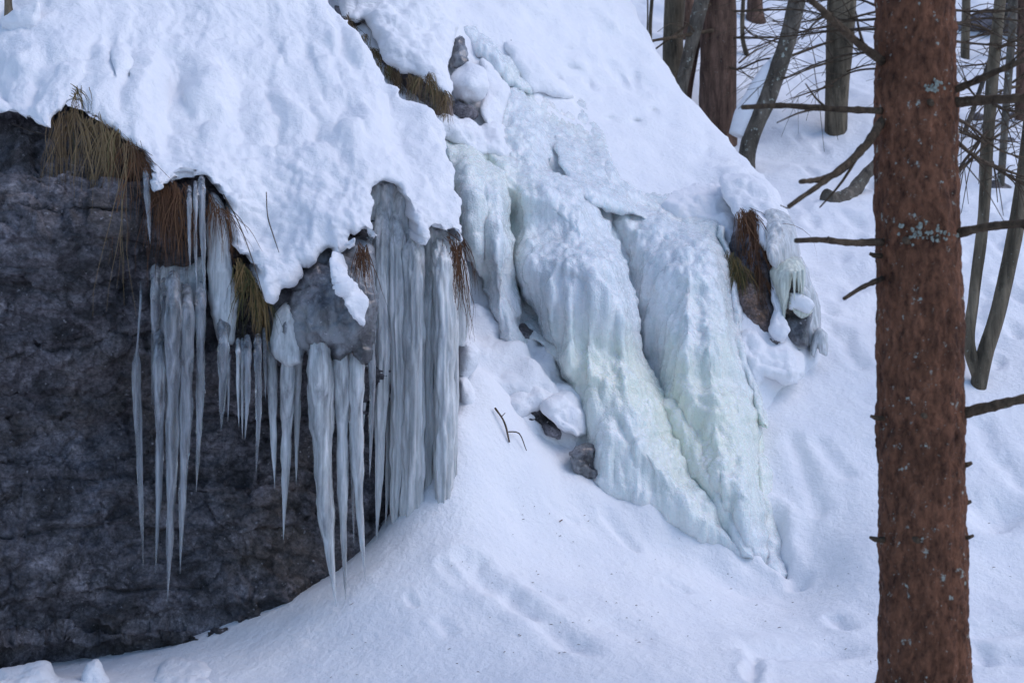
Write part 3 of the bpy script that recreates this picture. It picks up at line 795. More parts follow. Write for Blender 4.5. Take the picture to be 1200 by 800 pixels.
# ------------------------------------------------------------------ small rocks
def stone(outline, ctrl, label, seed, mat=None, rr=0.08, back=0.3, group=None):
    dep = (lambda q: hill_depth(q) - ctrl) if isinstance(ctrl, float) else None
    o = mound('rock', outline, ctrl, mat or ROCK, depth=dep, cell=2.0, round_r=rr, back=back, disp=lambda V: 0.6 * rock_disp(V) + 0.03 * fbm(V, 9, 4, seed, 0.6), jit=5, seed=seed, step=3)
    return tag(o, label, 'rock', group)


clump([(590, 470), (606, 452), (630, 446), (656, 456), (672, 474), (664, 488), (648, 482), (630, 482), (612, 490), (598, 488)], 0.13, 'lumpy snow hump over the dark shaded gap above the forked twig', 40, 0.16, 1.2)
stone([(606, 490), (622, 478), (640, 476), (656, 480), (660, 498), (654, 512), (642, 508), (632, 494), (618, 494)], 0.005, 'dark shape for the shaded gap in the snow above the forked twig', 51, rr=0.02)  # dark rock colour stands in for the shade of a gap under the hump
stone([(664, 532), (684, 520), (712, 520), (736, 530), (744, 548), (724, 560), (704, 572), (686, 566), (672, 552)], 0.22, 'ice coated dark rock at the bottom left of the waterfall', 52, ROCKICE, rr=0.08)
stone([(604, 380), (614, 380), (622, 392), (620, 408), (610, 404)], 0.03, 'small dark shape for the shaded crevice left of the main ice lobe', 53, rr=0.04)  # shade of a crevice beside the ice, put in as a dark body
stone([(596, 40), (610, 40), (606, 50), (594, 50)], 0.05, 'grey rock edge at the top of the upper ice chute', 55)
stone([(528, 46), (540, 44), (548, 62), (546, 78), (530, 80), (524, 66)], [(535, 50, 10.3), (540, 75, 10.15)], 'dark rock in the hollow above the round snow ball', 56, ROCKICE)
stone([(524, 120), (540, 122), (556, 130), (552, 140), (530, 140)], [(530, 125, 9.85), (550, 135, 9.85)], 'dark rock in the hollow under the round snow ball', 57)

# ------------------------------------------------------------------ right outcrop and its ice
bank = mound('earth_bank', [(868, 250), (884, 250), (892, 266), (897, 290), (902, 330), (908, 380), (914, 408), (890, 400), (872, 376), (860, 350), (854, 320), (852, 290), (862, 268)],
             [(875, 245, 10.1), (860, 310, 9.95), (895, 290, 9.85), (900, 380, 9.6), (870, 370, 9.6)], EARTH, cell=2, round_r=0.12, back=0.6, disp=lambda V: 0.45 * rock_disp(V * np.array([2.5, 2.5, .5])), jit=4, seed=61)
tag(bank, 'brown earth bank with hanging roots right of the waterfall', 'earth bank')
seep = empty('frozen_seep', P(930, 400, 9.7), 'grey and yellowish ice bulb hanging right of the brown earth bank', 'frozen seep')
sd = lambda s: ice_disp(s, 0.6)
mound('ice_bulb', [(897, 246), (912, 244), (926, 252), (934, 276), (938, 302), (926, 312), (908, 318), (898, 296)], [(900, 250, 9.95), (930, 260, 9.95), (915, 290, 9.7), (935, 300, 9.85)], CURT, seep, cell=1.3, round_r=0.14, back=0.4, disp=sd(71), jit=2, seed=71)
mound('ice_skirt', [(902, 318), (916, 306), (936, 302), (944, 312), (944, 336), (938, 346), (934, 330), (928, 326), (924, 350), (920, 384), (914, 386), (912, 350)], [(905, 318, 9.72), (940, 310, 9.75), (918, 370, 9.62), (925, 320, 9.62)], SEEP, seep, cell=1.2, round_r=0.07, back=0.3, disp=sd(72), jit=2, seed=72)
mound('ice_knob', [(922, 352), (936, 350), (952, 356), (952, 368), (940, 374), (928, 366)], [(935, 362, 9.65), (950, 362, 9.7)], SEEP, seep, cell=1.2, round_r=0.06, back=0.3, disp=sd(73), jit=2, seed=73)
mound('ice_base', [(920, 366), (940, 368), (952, 366), (948, 385), (946, 406), (930, 404), (920, 390)], [(930, 370, 9.75), (945, 400, 9.7)], ROCKICE, seep, cell=1.8, round_r=0.06, back=0.3, disp=sd(74), jit=2, seed=74)
mound('ice_fang', [(952, 392), (960, 384), (968, 392), (970, 416), (962, 412), (958, 404), (954, 418), (948, 412)], [(955, 395, 9.8), (965, 410, 9.75)], CURT, seep, cell=1.6, round_r=0.05, back=0.2, disp=sd(75), jit=2, seed=75)
mound('ice_side', [(936, 300), (948, 318), (958, 345), (964, 380), (962, 404), (950, 408), (944, 380), (938, 340)], [(945, 320, 9.98), (958, 390, 9.9), (950, 400, 9.85), (942, 340, 9.9)], CURT, seep, cell=1.8, round_r=0.05, back=0.3, disp=sd(76), jit=2, seed=76)
for (x0, y0, x1, y1, w) in [(931, 318, 931, 352, 4), (936, 318, 936, 344, 4), (941, 316, 941, 348, 4)]:
    Y = 9.6
    tubes('icicle', [dict(path=[P(x0, y0, Y), P((x0 + x1) / 2, (y0 + y1) / 2, Y), P(x1, y1, Y)], rad=[w * .5 * Y / F, w * .36 * Y / F, .002], n=10, sides=8)], SEEP, seep)

# ------------------------------------------------------------------ icy rock bulge and ice sheets above the icicles
glaze = mound('ice_glazed_rock', [(316, 344), (330, 330), (350, 302), (385, 285), (410, 276), (432, 280), (440, 300), (442, 360), (438, 412), (426, 426), (412, 412), (398, 424), (384, 410), (370, 424), (358, 412), (348, 424), (336, 408), (322, 420), (314, 400), (312, 370)],
              [(320, 350, 7.12), (350, 310, 7.14), (430, 285, 7.2), (375, 350, 6.97), (420, 390, 6.93), (360, 405, 6.94), (320, 395, 7.0), (400, 420, 6.93)], ROCKICE, cell=2, round_r=0.12, back=0.5, disp=lambda V: 0.5 * rock_disp(V) + 0.03 * fbm(V * np.array([1, 1, .5]), 12, 4, 90), jit=4, seed=81)
tag(glaze, 'grey ice glazed rock bulge under the snow edge', 'icy rock')
o = mound('ice_sheet', [(246, 224), (262, 240), (270, 300), (278, 350), (276, 390), (270, 404), (258, 402), (250, 380), (246, 330), (242, 280)], [(255, 240, 7.08), (270, 340, 7.0), (260, 395, 6.98)], CURT, cell=2, round_r=0.06, back=0.25, disp=ice_disp(91, 0.5), jit=3, seed=82)
tag(o, 'tall narrow grey ice sheet beside the green grass tuft', 'ice sheet')
o = mound('ice_sheet', [(176, 318), (196, 306), (214, 314), (236, 300), (243, 330), (240, 360), (222, 352), (206, 362), (190, 348), (178, 345)], [(180, 325, 7.2), (240, 320, 7.15), (210, 350, 7.12)], CURT, cell=2, round_r=0.05, back=0.2, disp=ice_disp(92, 0.5), jit=5, seed=83)
tag(o, 'ragged clear ice crust from which the longest left icicles hang', 'ice sheet')
o = mound('ice_sheet', [(318, 372), (336, 352), (348, 365), (350, 400), (352, 425), (338, 430), (328, 425), (316, 412)], [(330, 360, 7.0), (340, 420, 6.94)], CURT, cell=2, round_r=0.05, back=0.2, disp=ice_disp(93, 0.5), jit=3, seed=84)
tag(o, 'small grey ice crust left of the ice glazed rock bulge', 'ice sheet')

curtain = empty('ice_curtain', P(490, 590, 7.6), 'grey curtain of joined ice columns reaching down to the snow bank', 'ice curtain')
def column(pts, widths, seed, mat=None, Y0=7.56, name='ice_column', sq=0.8, rough=0.34):
    path = [P(x, y, Y0 + dy) for x, y, dy in pts]
    r = [w * 0.5 * Y0 / F for w in widths]
    tubes(name, [dict(path=path, rad=r, n=130, sides=44, rough=rough, rscale=15.0, seed=seed, squash=sq, flute=0.60)], mat or CURT, curtain)


def flute(V):
    s = V * np.array([1, 0.6, 0.045]) + 0.012 * np.c_[noise(V, 3, 121), noise(V, 3, 122), 0 * V[:, 0]]
    d1, _, _ = worley(s, 13.0, 123)
    d2, _, _ = worley(s, 34.0, 124)
    return 0.08 * (0.5 - d1) + 0.03 * (0.5 - d2) + 0.012 * fbm(V, 5, 3, 125) + 0.003 * fbm(V, 40, 2, 126)


mound('ice_sheet', [(428, 232), (438, 214), (456, 210), (472, 220), (484, 240), (500, 260), (518, 266), (530, 284), (535, 340), (535, 420), (533, 520), (528, 600), (518, 606), (512, 540), (508, 450), (504, 520), (500, 560), (494, 500), (491, 430), (487, 520), (482, 500),
                    (476, 440), (472, 400), (467, 450), (462, 440), (457, 390), (452, 430), (446, 400), (442, 430), (438, 400), (433, 430), (428, 405), (430, 350), (430, 280)],
      [(435, 225, 7.74), (440, 300, 7.6), (520, 290, 7.66), (480, 260, 7.7), (480, 350, 7.59), (525, 400, 7.62), (520, 560, 7.62), (440, 560, 7.62), (480, 600, 7.62)], CURT, curtain, cell=1.6, round_r=0.06, back=0.16, disp=flute, jit=2, seed=120, step=3)
column([(446, 222, .30), (448, 260, .10), (446, 320, .0), (448, 380, .0), (446, 470, .0), (444, 560, .0), (441, 638, .0)], [4, 18, 19, 18, 15, 9, .6], 101)
column([(462, 226, .30), (464, 280, .05), (464, 350, 0), (467, 430, 0), (466, 530, 0), (463, 600, 0), (462, 646, 0)], [4, 17, 20, 21, 17, 9, .6], 102)
column([(484, 244, .30), (484, 300, .03), (486, 380, -.02), (486, 460, -.02), (484, 560, -.02), (482, 670, .0)], [5, 24, 25, 26, 24, 18], 103)
column([(502, 272, .30), (502, 340, .06), (502, 440, .05), (501, 540, .05), (499, 650, .06)], [4, 17, 17, 16, 10], 104)
column([(512, 268, .30), (517, 310, .0), (521, 380, -.03), (521, 450, -.03), (520, 520, -.03), (518, 640, -.02)], [5, 24, 26, 26, 26, 22], 105)
column([(434, 236, .35), (437, 270, .12), (438, 330, .06), (434, 390, .03), (428, 440, .0), (426, 500, .0)], [4, 16, 17, 16, 10, .6], 106)
column([(474, 238, .35), (474, 320, .10), (475, 430, .08), (475, 520, .08), (472, 600, .08)], [4, 15, 15, 11, .6], 107)
column([(493, 266, .35), (494, 360, .10), (494, 470, .10), (493, 560, .10), (492, 640, .12)], [4, 14, 14, 11, 7], 108)
column([(455, 246, .35), (456, 330, .10), (457, 450, .09), (455, 560, .09), (452, 614, .09)], [4, 14, 11, 7, .6], 109)
column([(530, 300, .2), (531, 380, .05), (531, 470, .04), (530, 600, .05)], [3, 11, 11, 9], 111)
o = tubes('ice_column', [dict(path=[P(534, 280, 7.85), P(540, 320, 7.8), P(541, 380, 7.8), P(538, 405, 7.8)], rad=[.02, .045, .04, .03], n=50, sides=18, rough=0.3, rscale=10, seed=110)], CURT, curtain)

# ------------------------------------------------------------------ icicles
IG = 'icicles hanging from the rock face'
ICICLES = [
    ([(165, 350), (160, 425), (163, 520), (168, 668)], 12, 7.05, 0, 'slim clear icicle standing apart as leftmost of all'),
    ([(182, 332), (181, 400), (178, 476)], 13, 7.02, 0, 'short icicle at the left edge of the ragged ice crust'),
    ([(186, 400), (187, 540), (182, 672)], 14, 7.0, 0, 'left twin of the longest icicle below the ragged ice crust'),
    ([(203, 338), (203, 470), (200, 600), (196, 708)], 21, 6.97, 0, 'longest icicle in the left cluster, reaching lowest over bare rock'),
    ([(219, 352), (218, 480), (214, 580), (211, 672)], 17, 6.98, 0, 'clear icicle right beside the longest icicle of the left cluster'),
    ([(235, 350), (235, 440), (230, 576)], 12, 6.98, 0, 'rightmost icicle of the left cluster, ending halfway down'),
    ([(262, 392), (261, 450), (259, 505)], 15, 6.95, 0, 'short icicle tipping the tall narrow ice sheet'),
    ([(268, 420), (268, 460), (267, 497)], 5, 6.95, 0, 'hair thin icicle beside the tip of the narrow ice sheet'),
    ([(279, 416), (279, 460), (280, 500)], 6, 6.9, 1, 'bright white needle icicle below the green grass tuft'),
    ([(284, 416), (284, 470), (284, 514)], 6, 6.92, 1, 'thin icicle between the white needle and the grass roots'),
    ([(290, 412), (290, 465), (287, 516)], 9, 6.9, 0, 'glassy icicle right under the green grass tuft'),
    ([(302, 410), (303, 480), (300, 558)], 9, 6.92, 0, 'lone slim icicle right of the green grass tuft'),
    ([(319, 408), (320, 490), (322, 572)], 13, 6.95, 1, 'whitish spike left of the creamy pair below the small crust'),
    ([(338, 396), (336, 500), (332, 632)], 19, 6.92, 1, 'creamy long icicle under the small grey ice crust'),
    ([(349, 400), (348, 480), (347, 568)], 12, 6.98, 1, 'shorter creamy icicle behind the creamy long icicle'),
    ([(374, 402), (376, 480), (380, 580), (388, 660), (394, 710)], 33, 6.9, 1, 'thickest milky icicle, bending right above the snow bank'),
    ([(399, 402), (401, 500), (402, 600), (405, 705)], 19, 6.95, 1, 'long milky icicle right beside the thickest one'),
    ([(418, 408), (418, 500), (421, 590), (428, 680)], 18, 6.95, 1, 'milky icicle hanging left of the ice curtain'),
    ([(411, 480), (413, 560), (415, 645)], 5, 7.02, 0, 'thread thin icicle between two milky icicles by the curtain'),
    ([(436, 400), (436, 470), (433, 560)], 10, 7.2, 0, 'half hidden icicle at the left edge of the ice curtain'),
    ([(222, 238), (222, 280), (223, 318)], 7, 6.88, 0, 'glassy droplet icicle beside the rusty grass, under the snow edge'),
    ([(229, 232), (229, 290), (231, 345)], 6, 6.9, 0, 'long glassy icicle right of the rusty grass'),
    ([(236, 226), (238, 290), (240, 350)], 9, 6.95, 0, 'greyish icicle under the snow edge left of the tall ice sheet'),
    ([(172, 216), (174, 250), (176, 286)], 9, 6.95, 0, 'stubby drop of ice left of the rusty grass'),
    ([(192, 345), (193, 420), (194, 490)], 9, 7.05, 0, 'short icicle tucked between the long ones of the left cluster'),
    ([(212, 350), (211, 420), (209, 500)], 9, 7.06, 0, 'background icicle behind the longest icicle of the left cluster'),
    ([(310, 404), (311, 440), (311, 470)], 6, 7.0, 0, 'small icicle left of the whitish spike'),
    ([(386, 402), (387, 450), (386, 530)], 13, 7.02, 1, 'short milky icicle wedged between the two big milky ones'),
]
for k, (pts, w, Y, milky, lab) in enumerate(ICICLES):
    n = len(pts)
    if 315 < pts[0][0] < 440 and pts[0][1] > 385: Y += 0.13
    pts = [(pts[0][0], pts[0][1] - 20)] + pts; n += 1
    path = [P(x, y, Y + (0.12 if i == 0 else 0) + 0.01 * math.sin(3.1 * i + k)) for i, (x, y) in enumerate(pts)]
    L = np.r_[0, np.cumsum([np.linalg.norm(path[i + 1] - path[i]) for i in range(n - 1)])]
    full, _ = spline(path, [1] * n, 60)
    t = np.linspace(0, 1, 60)
    r = w * 0.5 * Y / F * (np.clip(1.08 - 0.45 * t - 0.63 * t ** 3.2, 0.03, 1))
    r *= 1 + 0.10 * np.sin(t * (17 + k % 5) + k) + 0.05 * np.sin(t * 41 + 2 * k)
    r *= np.clip(0.12 + 1.1 * np.sqrt(t / 0.10), 0, 1)
    if k == 0: r *= 0.22 + 0.78 * np.clip((t - 0.26) / 0.06, 0, 1)
    o = tubes('icicle', [dict(path=full, rad=r, n=120, sides=24, flute=0.20, rough=0.15, rscale=30, seed=200 + k, squash=0.9)], ICEW if milky else ICE)
    tag(o, lab, 'icicle', IG)

# ------------------------------------------------------------------ grass
def tuft(name, roots, n, length, mat, label, cat='grass tuft', droop=1.0, spread=0.5, wid=0.0015, seed=1, out=0.35, group=None):
    """Blades rooted along the pixel line 'roots' [(px,py,Y)...], bending over and hanging."""
    r = np.random.default_rng(seed)
    V, Fc, C = [], [], []
    rp = np.array([P(*q) for q in roots])
    n = int(n * 0.7)
    locks = []
    for _ in range(max(6, n // 14)):
        k = r.integers(0, max(1, len(rp) - 1)); t = r.random()
        locks.append((rp[k] + (rp[min(k + 1, len(rp) - 1)] - rp[k]) * t + r.normal(0, 0.014, 3),
                      np.array([r.normal(0.14, spread * 1.3), -out * 0.8 + r.normal(0, 0.2), r.normal(-0.75, 0.25)]), r.uniform(0.2, 1.0), r.uniform(0.35, 1.1), r.random()))
    for _ in range(n):
        p, d0, dr0, l0, sh0 = locks[r.integers(0, len(locks))]
        stray = r.random() < 0.03
        p = p + r.normal(0, 0.012, 3)
        d = d0 + r.normal(0, 0.35 if stray else 0.18, 3)
        d /= np.linalg.norm(d)
        dr = droop * (0.35 + dr0) * r.uniform(0.6, 1.4)
        L = length * l0 * r.uniform(0.5, 1.2) ; seg = 8
        w = wid * r.uniform(0.35, 1.1)
        shade = float(np.clip(0.6 * sh0 + 0.4 * r.random(), 0, 1))
        side = np.cross(d, [0, 1.0, 0.3]); side /= np.linalg.norm(side) + 1e-9
        side = side * 0.8 + np.array([0.6, 0, 0]); side /= np.linalg.norm(side)
        b0 = len(V)
        for s in range(seg + 1):
            u = s / seg
            ww = w * (1 - u ** 2) + 0.0004
            V.append(p - side * ww); V.append(p + side * ww); C += [shade, shade]
            if s < seg:
                Fc.append((b0 + 2 * s, b0 + 2 * s + 1, b0 + 2 * s + 3, b0 + 2 * s + 2))
            d = d + np.array([r.normal(0, .14), r.normal(0, .05), -0.42 * dr * (0.6 + u)]); d /= np.linalg.norm(d)
            p = p + d * L / seg
    o = link_mesh(name, V, Fc, mat, col=C)
    return tag(o, label, cat, group)


tuft('grass_tuft', [(60, 144, 7.13), (90, 129, 7.14), (120, 148, 7.11), (152, 168, 7.08)], 380, 0.52, GR_STRAW, 'large straw and green grass tuft hanging over the left rock', seed=1, spread=0.4)
tuft('grass_tuft', [(150, 166, 7.08), (170, 190, 7.04), (178, 228, 7.0)], 200, 0.45, GR_RUST, 'thin dark grass tuft between the straw tuft and the rusty one', seed=2, spread=0.4)
tuft('grass_tuft', [(182, 232, 6.98), (204, 222, 6.97), (218, 218, 6.98)], 330, 0.40, GR_RUST, 'thick rusty brown grass tuft among the glassy icicles', seed=3, spread=0.16, out=0.2, wid=0.0019)
tuft('grass_tuft', [(240, 224, 7.04), (252, 232, 7.02), (264, 252, 7.0)], 80, 0.34, GR_RUST, 'wispy rusty grass tuft at the snow edge by the tall ice sheet', seed=4, spread=0.25)
tuft('grass_tuft', [(278, 306, 7.0), (292, 322, 6.98), (308, 346, 6.96)], 320, 0.28, GR_GREEN, 'mossy green grass tuft below the snow tongue', seed=5, spread=0.25, out=0.25)
tuft('grass_tuft', [(402, 20, 9.85), (424, 36, 9.85), (442, 62, 9.75)], 320, 0.30, GR_STRAW, 'dry grass tuft at the upper end of the dark gap', seed=6, spread=0.35)
tuft('grass_tuft', [(448, 74, 9.66), (470, 88, 9.56), (498, 96, 9.5)], 320, 0.24, GR_STRAW, 'dry grass tuft in the middle of the dark gap', seed=7, spread=0.35)
tuft('grass_tuft', [(500, 90, 9.48), (512, 102, 9.44), (522, 112, 9.42)], 260, 0.3, GR_STRAW, 'dry grass tuft at the lower end of the dark gap', seed=8, spread=0.3)
tuft('grass_tuft', [(868, 252, 10.0), (880, 249, 9.98), (892, 268, 9.95), (878, 300, 9.86), (896, 330, 9.78)], 800, 0.8, GR_RUST, 'long rusty roots and grass hanging on the brown earth bank', seed=9, spread=0.1, out=0.12, wid=0.0024)
tuft('grass_tuft', [(852, 296, 9.85), (862, 300, 9.82), (868, 320, 9.8)], 240, 0.45, GR_GREEN, 'yellow green grass tuft left on the brown earth bank', seed=10, spread=0.3)
tuft('grass_tuft', [(420, 290, 7.06), (430, 292, 7.05), (434, 310, 7.05)], 90, 0.30, GR_RUST, 'rusty root tuft frozen on the ice glazed rock bulge', seed=11, spread=0.15, out=0.15)
tuft('grass_tuft', [(528, 270, 7.6), (533, 278, 7.6), (536, 290, 7.62)], 110, 0.5, GR_RUST, 'brown root tuft at the right end of the snow cap', seed=12, spread=0.1, out=0.1)
tuft('grass_tuft', [(70, 126, 7.1), (110, 128, 7.1), (168, 180, 7.02)], 46, 0.72, GR_STRAW, 'few long loose straw strands hanging past the large left tuft', seed=21, spread=0.5, wid=0.0013)
tuft('grass_tuft', [(88, 108, 7.0), (94, 104, 7.0)], 40, 0.14, GR_GREEN, 'tiny grass sprig poking through the snow cap', seed=13)
soil = mound('soil_bank', [(392, 6), (420, 20), (450, 60), (500, 86), (524, 112), (530, 150), (505, 140), (470, 110), (430, 80), (400, 40)], [(400, 20, 10.0), (520, 130, 9.6), (460, 75, 9.75)], EARTH, cell=3, round_r=0.1, back=0.4, disp=lambda V: 0.4 * rock_disp(V), jit=2, seed=91)
tag(soil, 'strip of dark bare soil behind the dry grass in the gap', 'soil bank')


def stick(name, path, rad, label, cat, mat=TWIG, extra=(), n=16):
    it = [dict(path=path, rad=rad, n=n, sides=7, rough=0.25, rscale=40, seed=3)]
    it += [dict(path=p, rad=r, n=8, sides=5) for p, r in extra]
    return tag(tubes(name, it, mat), label, cat)


stick('grass_stalk', [P(262, 228, 6.85), P(280, 262, 6.72), P(296, 305, 6.68), P(310, 352, 6.68)], [.003, .003, .0025, .002], 'bent dry stalk drooping across the snow tongue', 'grass stalk', extra=[([P(270, 244, 6.78), P(284, 260, 6.7), P(291, 274, 6.66)], [.002, .002, .001])])
stick('grass_stalk', [P(312, 225, 6.93), P(314, 255, 6.9), P(320, 275, 6.86), P(327, 296, 6.84)], [.002, .003, .003, .0015], 'thin dark stalk poking from the cap above the snow tongue', 'grass stalk')
stick('grass_stalk', [P(14, 145, 6.95), P(40, 155, 6.85), P(58, 160, 6.83), P(70, 185, 6.85)], [.002] * 4, 'pale curled stalk hanging at the upper left rock edge', 'grass stalk', mat=GR_STRAW)
stick('fallen_twig', [GP(580, 488, .05), GP(590, 505, .06), GP(597, 522, .02)], [.006, .0055, .005], 'forked bare twig sticking out of the snow bank', 'twig', extra=[([GP(596, 514, .04), GP(607, 519, .06), GP(617, 534, .03)], [.004, .004, .0025]), ([GP(588, 500, .06), GP(592, 498, .07)], [.003, .002])])
for (x, y, lab) in [(657, 614, 'small orange brown leaf lying on the snow bank'), (795, 635, 'dark leaf scrap lying below the waterfall foot'), (412, 712, 'small dark leaf scrap by the left edge of the snow bank')]:
    p = GP(x, y, 0.01)
    V, Fc, C = [], [], []
    for i in range(5):
        for j in range(3):
            u, v = i / 4, j - 1
            V.append(p + np.array([0.022 * (u - .5), 0.011 * v * math.sin(math.pi * (0.1 + 0.8 * u)), 0.012 * u + 0.006 * abs(v)])); C.append(0.4)
    for i in range(4):
        for j in range(2):
            Fc.append((i * 3 + j, i * 3 + j + 1, i * 3 + j + 4, i * 3 + j + 3))
    tag(link_mesh('dead_leaf', V, Fc, LEAF, col=C), lab, 'leaf')

nv, nf = [], []
_r = np.random.default_rng(44)
for _ in range(170):
    px, py = _r.uniform(380, 1190), _r.uniform(560, 800)
    if px < 560 and py < 880 - 0.45 * px: continue
    p = GP(px, py, 0.012); a = _r.uniform(0, 6.28); L = _r.uniform(.004, .012)
    d = np.array([math.cos(a), math.sin(a), .1]) * L; e = np.array([-math.sin(a), math.cos(a), .2]) * .0016
    k = len(nv); nv += [p - d - e, p + d - e, p + d + e, p - d + e, p + [0, 0, .003]]
    nf += [(k, k + 1, k + 4), (k + 1, k + 2, k + 4), (k + 2, k + 3, k + 4), (k + 3, k, k + 4)]
tag(link_mesh('fallen_needles', nv, nf, TWIG, smooth=False), 'tiny dark needles and bark crumbs scattered over the snow bank', 'needles', kind='stuff')

# ------------------------------------------------------------------ trees
def trunk(path, rad, mat, parent, rough=0.12, rs=9, seed=0, n=90, sides=28, flakes=0):
    return tubes('trunk', [dict(path=path, rad=rad, n=n, sides=sides, rough=rough, rscale=rs, seed=seed, flakes=flakes)], mat, parent)


def branch(parent, pts, r0, r1, mat=TWIG, twigs=0, seed=0, Y=None, tl=0.25, name='branch'):
    path = [P(*q) for q in pts]
    k = len(path)
    it = [dict(path=path, rad=list(np.linspace(r0, r1, k)), n=8 * k, sides=8, rough=0.28, rscale=28, seed=seed)]
    r = np.random.default_rng(seed + 500)
    full, rr = spline(path, list(np.linspace(r0, r1, k)), 30)
    for _ in range(twigs):
        i = r.integers(4, 29)
        d = (full[i] - full[i - 1]); d /= np.linalg.norm(d)
        d = d + r.normal(0, 0.55, 3); d /= np.linalg.norm(d)
        L = tl * r.uniform(0.4, 1.2)
        q = full[i]; mid = q + d * L * .5 + np.array([0, 0, r.normal(0, .02)]); e = q + d * L + np.array([0, 0, -L * .12])
        it.append(dict(path=[q, mid, e], rad=[rr[i] * .45, rr[i] * .33, rr[i] * .15 + .0006], n=7, sides=5))
    return tubes(name, it, mat, parent)


# foreground spruce
TY = 5.5
sp = empty('spruce_tree', (P(1083, 800, TY)[0], TY, 0.0), 'thick reddish brown spruce trunk standing closest at the right', 'tree', 'trees')
base = P(1085, 900, TY)
trunk([(base[0], TY, -0.15), tuple(P(1084, 850, TY)), tuple(P(1083, 780, TY)), tuple(P(1081, 600, TY)), tuple(P(1078, 400, TY)), tuple(P(1074, 200, TY)), tuple(P(1072, 0, TY)), tuple(P(1068, -600, TY)), tuple(P(1060, -1500, TY))],
      [w * .5 * TY / F for w in (146, 119, 105, 100, 99, 95, 91, 76, 40)], BARK_F, sp, rough=0.07, rs=16, n=900, sides=150, seed=4, flakes=38.0)
S = 5.42
for pts, r0, r1, tw in [
    ([(1034, 284, 5.45), (990, 284, 5.35), (962, 281, 5.3), (932, 282, 5.25)], .0155, .009, 1),
    ([(1034, 130, 5.45), (980, 128, 5.35), (920, 124, 5.3), (870, 126, 5.2)], .014, .009, 2),
    ([(1034, 142, 5.45), (1008, 178, 5.3), (975, 206, 5.2), (924, 242, 5.1)], .020, .008, 2),
    ([(1012, 172, 5.4), (985, 200, 5.3), (962, 210, 5.2), (938, 213, 5.1)], .016, .009, 0),
    ([(1034, 72, 5.45), (1000, 46, 5.3), (974, 22, 5.2), (940, -10, 5.1), (890, -60, 5.0)], .018, .010, 6),
    ([(1034, 326, 5.45), (1008, 338, 5.35), (989, 350, 5.3)], .012, .007, 0),
    ([(1122, 486, 5.45), (1165, 475, 5.35), (1225, 462, 5.25)], .023, .016, 1),
    ([(1114, 276, 5.45), (1150, 267, 5.35), (1225, 260, 5.25)], .020, .014, 1),
    ([(1114, 120, 5.45), (1160, 117, 5.35), (1225, 115, 5.25)], .021, .017, 2),
    ([(1114, 108, 5.45), (1150, 92, 5.35), (1182, 78, 5.25), (1230, 58, 5.15)], .015, .010, 6),
    ([(1034, 22, 5.5), (990, 24, 5.6), (940, 12, 5.7), (870, 14, 5.8)], .006, .002, 12),
    ([(1034, 60, 5.5), (985, 66, 5.6), (950, 78, 5.7), (915, 94, 5.8)], .006, .002, 12),
    ([(1034, 34, 5.5), (980, 36, 5.6), (930, 42, 5.7), (868, 46, 5.8)], .006, .002, 12),
    ([(1034, 80, 5.5), (1000, 84, 5.6), (970, 100, 5.7), (945, 114, 5.8)], .005, .002, 8),
    ([(1034, 10, 5.5), (1000, -2, 5.6), (950, 2, 5.7), (900, 0, 5.8)], .006, .002, 10),
    ([(1114, 12, 5.5), (1160, 14, 5.6), (1225, 8, 5.7)], .006, .004, 12),
    ([(1114, 30, 5.5), (1150, 22, 5.6), (1225, 28, 5.7)], .006, .003, 12),
    ([(1114, 48, 5.5), (1150, 52, 5.6), (1225, 55, 5.7)], .006, .003, 12),
    ([(1114, 160, 5.5), (1145, 185, 5.6), (1180, 200, 5.7), (1225, 215, 5.8)], .010, .004, 14),
    ([(1114, 210, 5.5), (1135, 190, 5.6), (1160, 165, 5.7), (1200, 140, 5.8)], .008, .003, 12),
    ([(1114, 135, 5.5), (1140, 150, 5.6), (1170, 175, 5.7), (1225, 190, 5.8)], .007, .003, 12),
]:
    branch(sp, pts, r0, r1, twigs=tw, seed=int(pts[1][0] + pts[1][1]), tl=0.22 if tw < 7 else 0.3)
LICH, _lt, _lb, _ = new_mat('lichen')
_lt.links.new(ramp(_lt, nz(_lt, coords(_lt), 90, 4), [(0.3, (0.10, 0.11, 0.09)), (0.7, (0.33, 0.36, 0.31))]), _lb.inputs['Base Color'])
_lb.inputs['Roughness'].default_value = 0.9
_r = np.random.default_rng(12)
for cx, cy, sx, sy, nn in [(1062, 276, 17, 11, 34), (1092, 279, 14, 6, 16), (1082, 113, 13, 7, 22)]:
    V, Fc = [], []
    for _ in range(nn):
        px, py = cx + _r.normal(0, sx * .6), cy + _r.normal(0, sy * .6)
        R0 = .172 + (.03 if False else 0); c0 = P(1078 + (py - 400) * .006, py, TY)
        q = P(px, py, TY); dx = np.clip(q[0] - c0[0], -.15, .15)
        rr0 = _r.uniform(.0025, .0095); k = len(V); m = 9
        ring = []
        for i in range(m):
            a = 2 * math.pi * i / m; rj = rr0 * _r.uniform(.55, 1.2)
            x_, z_ = dx + rj * math.cos(a), q[2] + rj * 1.15 * math.sin(a)
            ring.append((c0[0] + x_, TY - math.sqrt(max(1e-4, R0 ** 2 - min(abs(x_), R0 - .002) ** 2)) - .001, z_))
        V += ring; V.append((c0[0] + dx, TY - math.sqrt(max(1e-4, R0 ** 2 - dx ** 2)) - .007, q[2]))
        Fc += [(k + i, k + (i + 1) % m, k + m) for i in range(m)]
    link_mesh('lichen', V, Fc, LICH, sp)
for x, y, s in [(1028, 490, -1), (1027, 632, -1), (1131, 545, 1), (1133, 630, 1), (1130, 590, 1), (1027, 300, -1)]:
    branch(sp, [(x - 8 * s, y, 5.46), (x + 3 * s, y - 1, 5.44), (x + 8 * s, y - 3, 5.44)], .012, .006, seed=y, name='branch_stub')
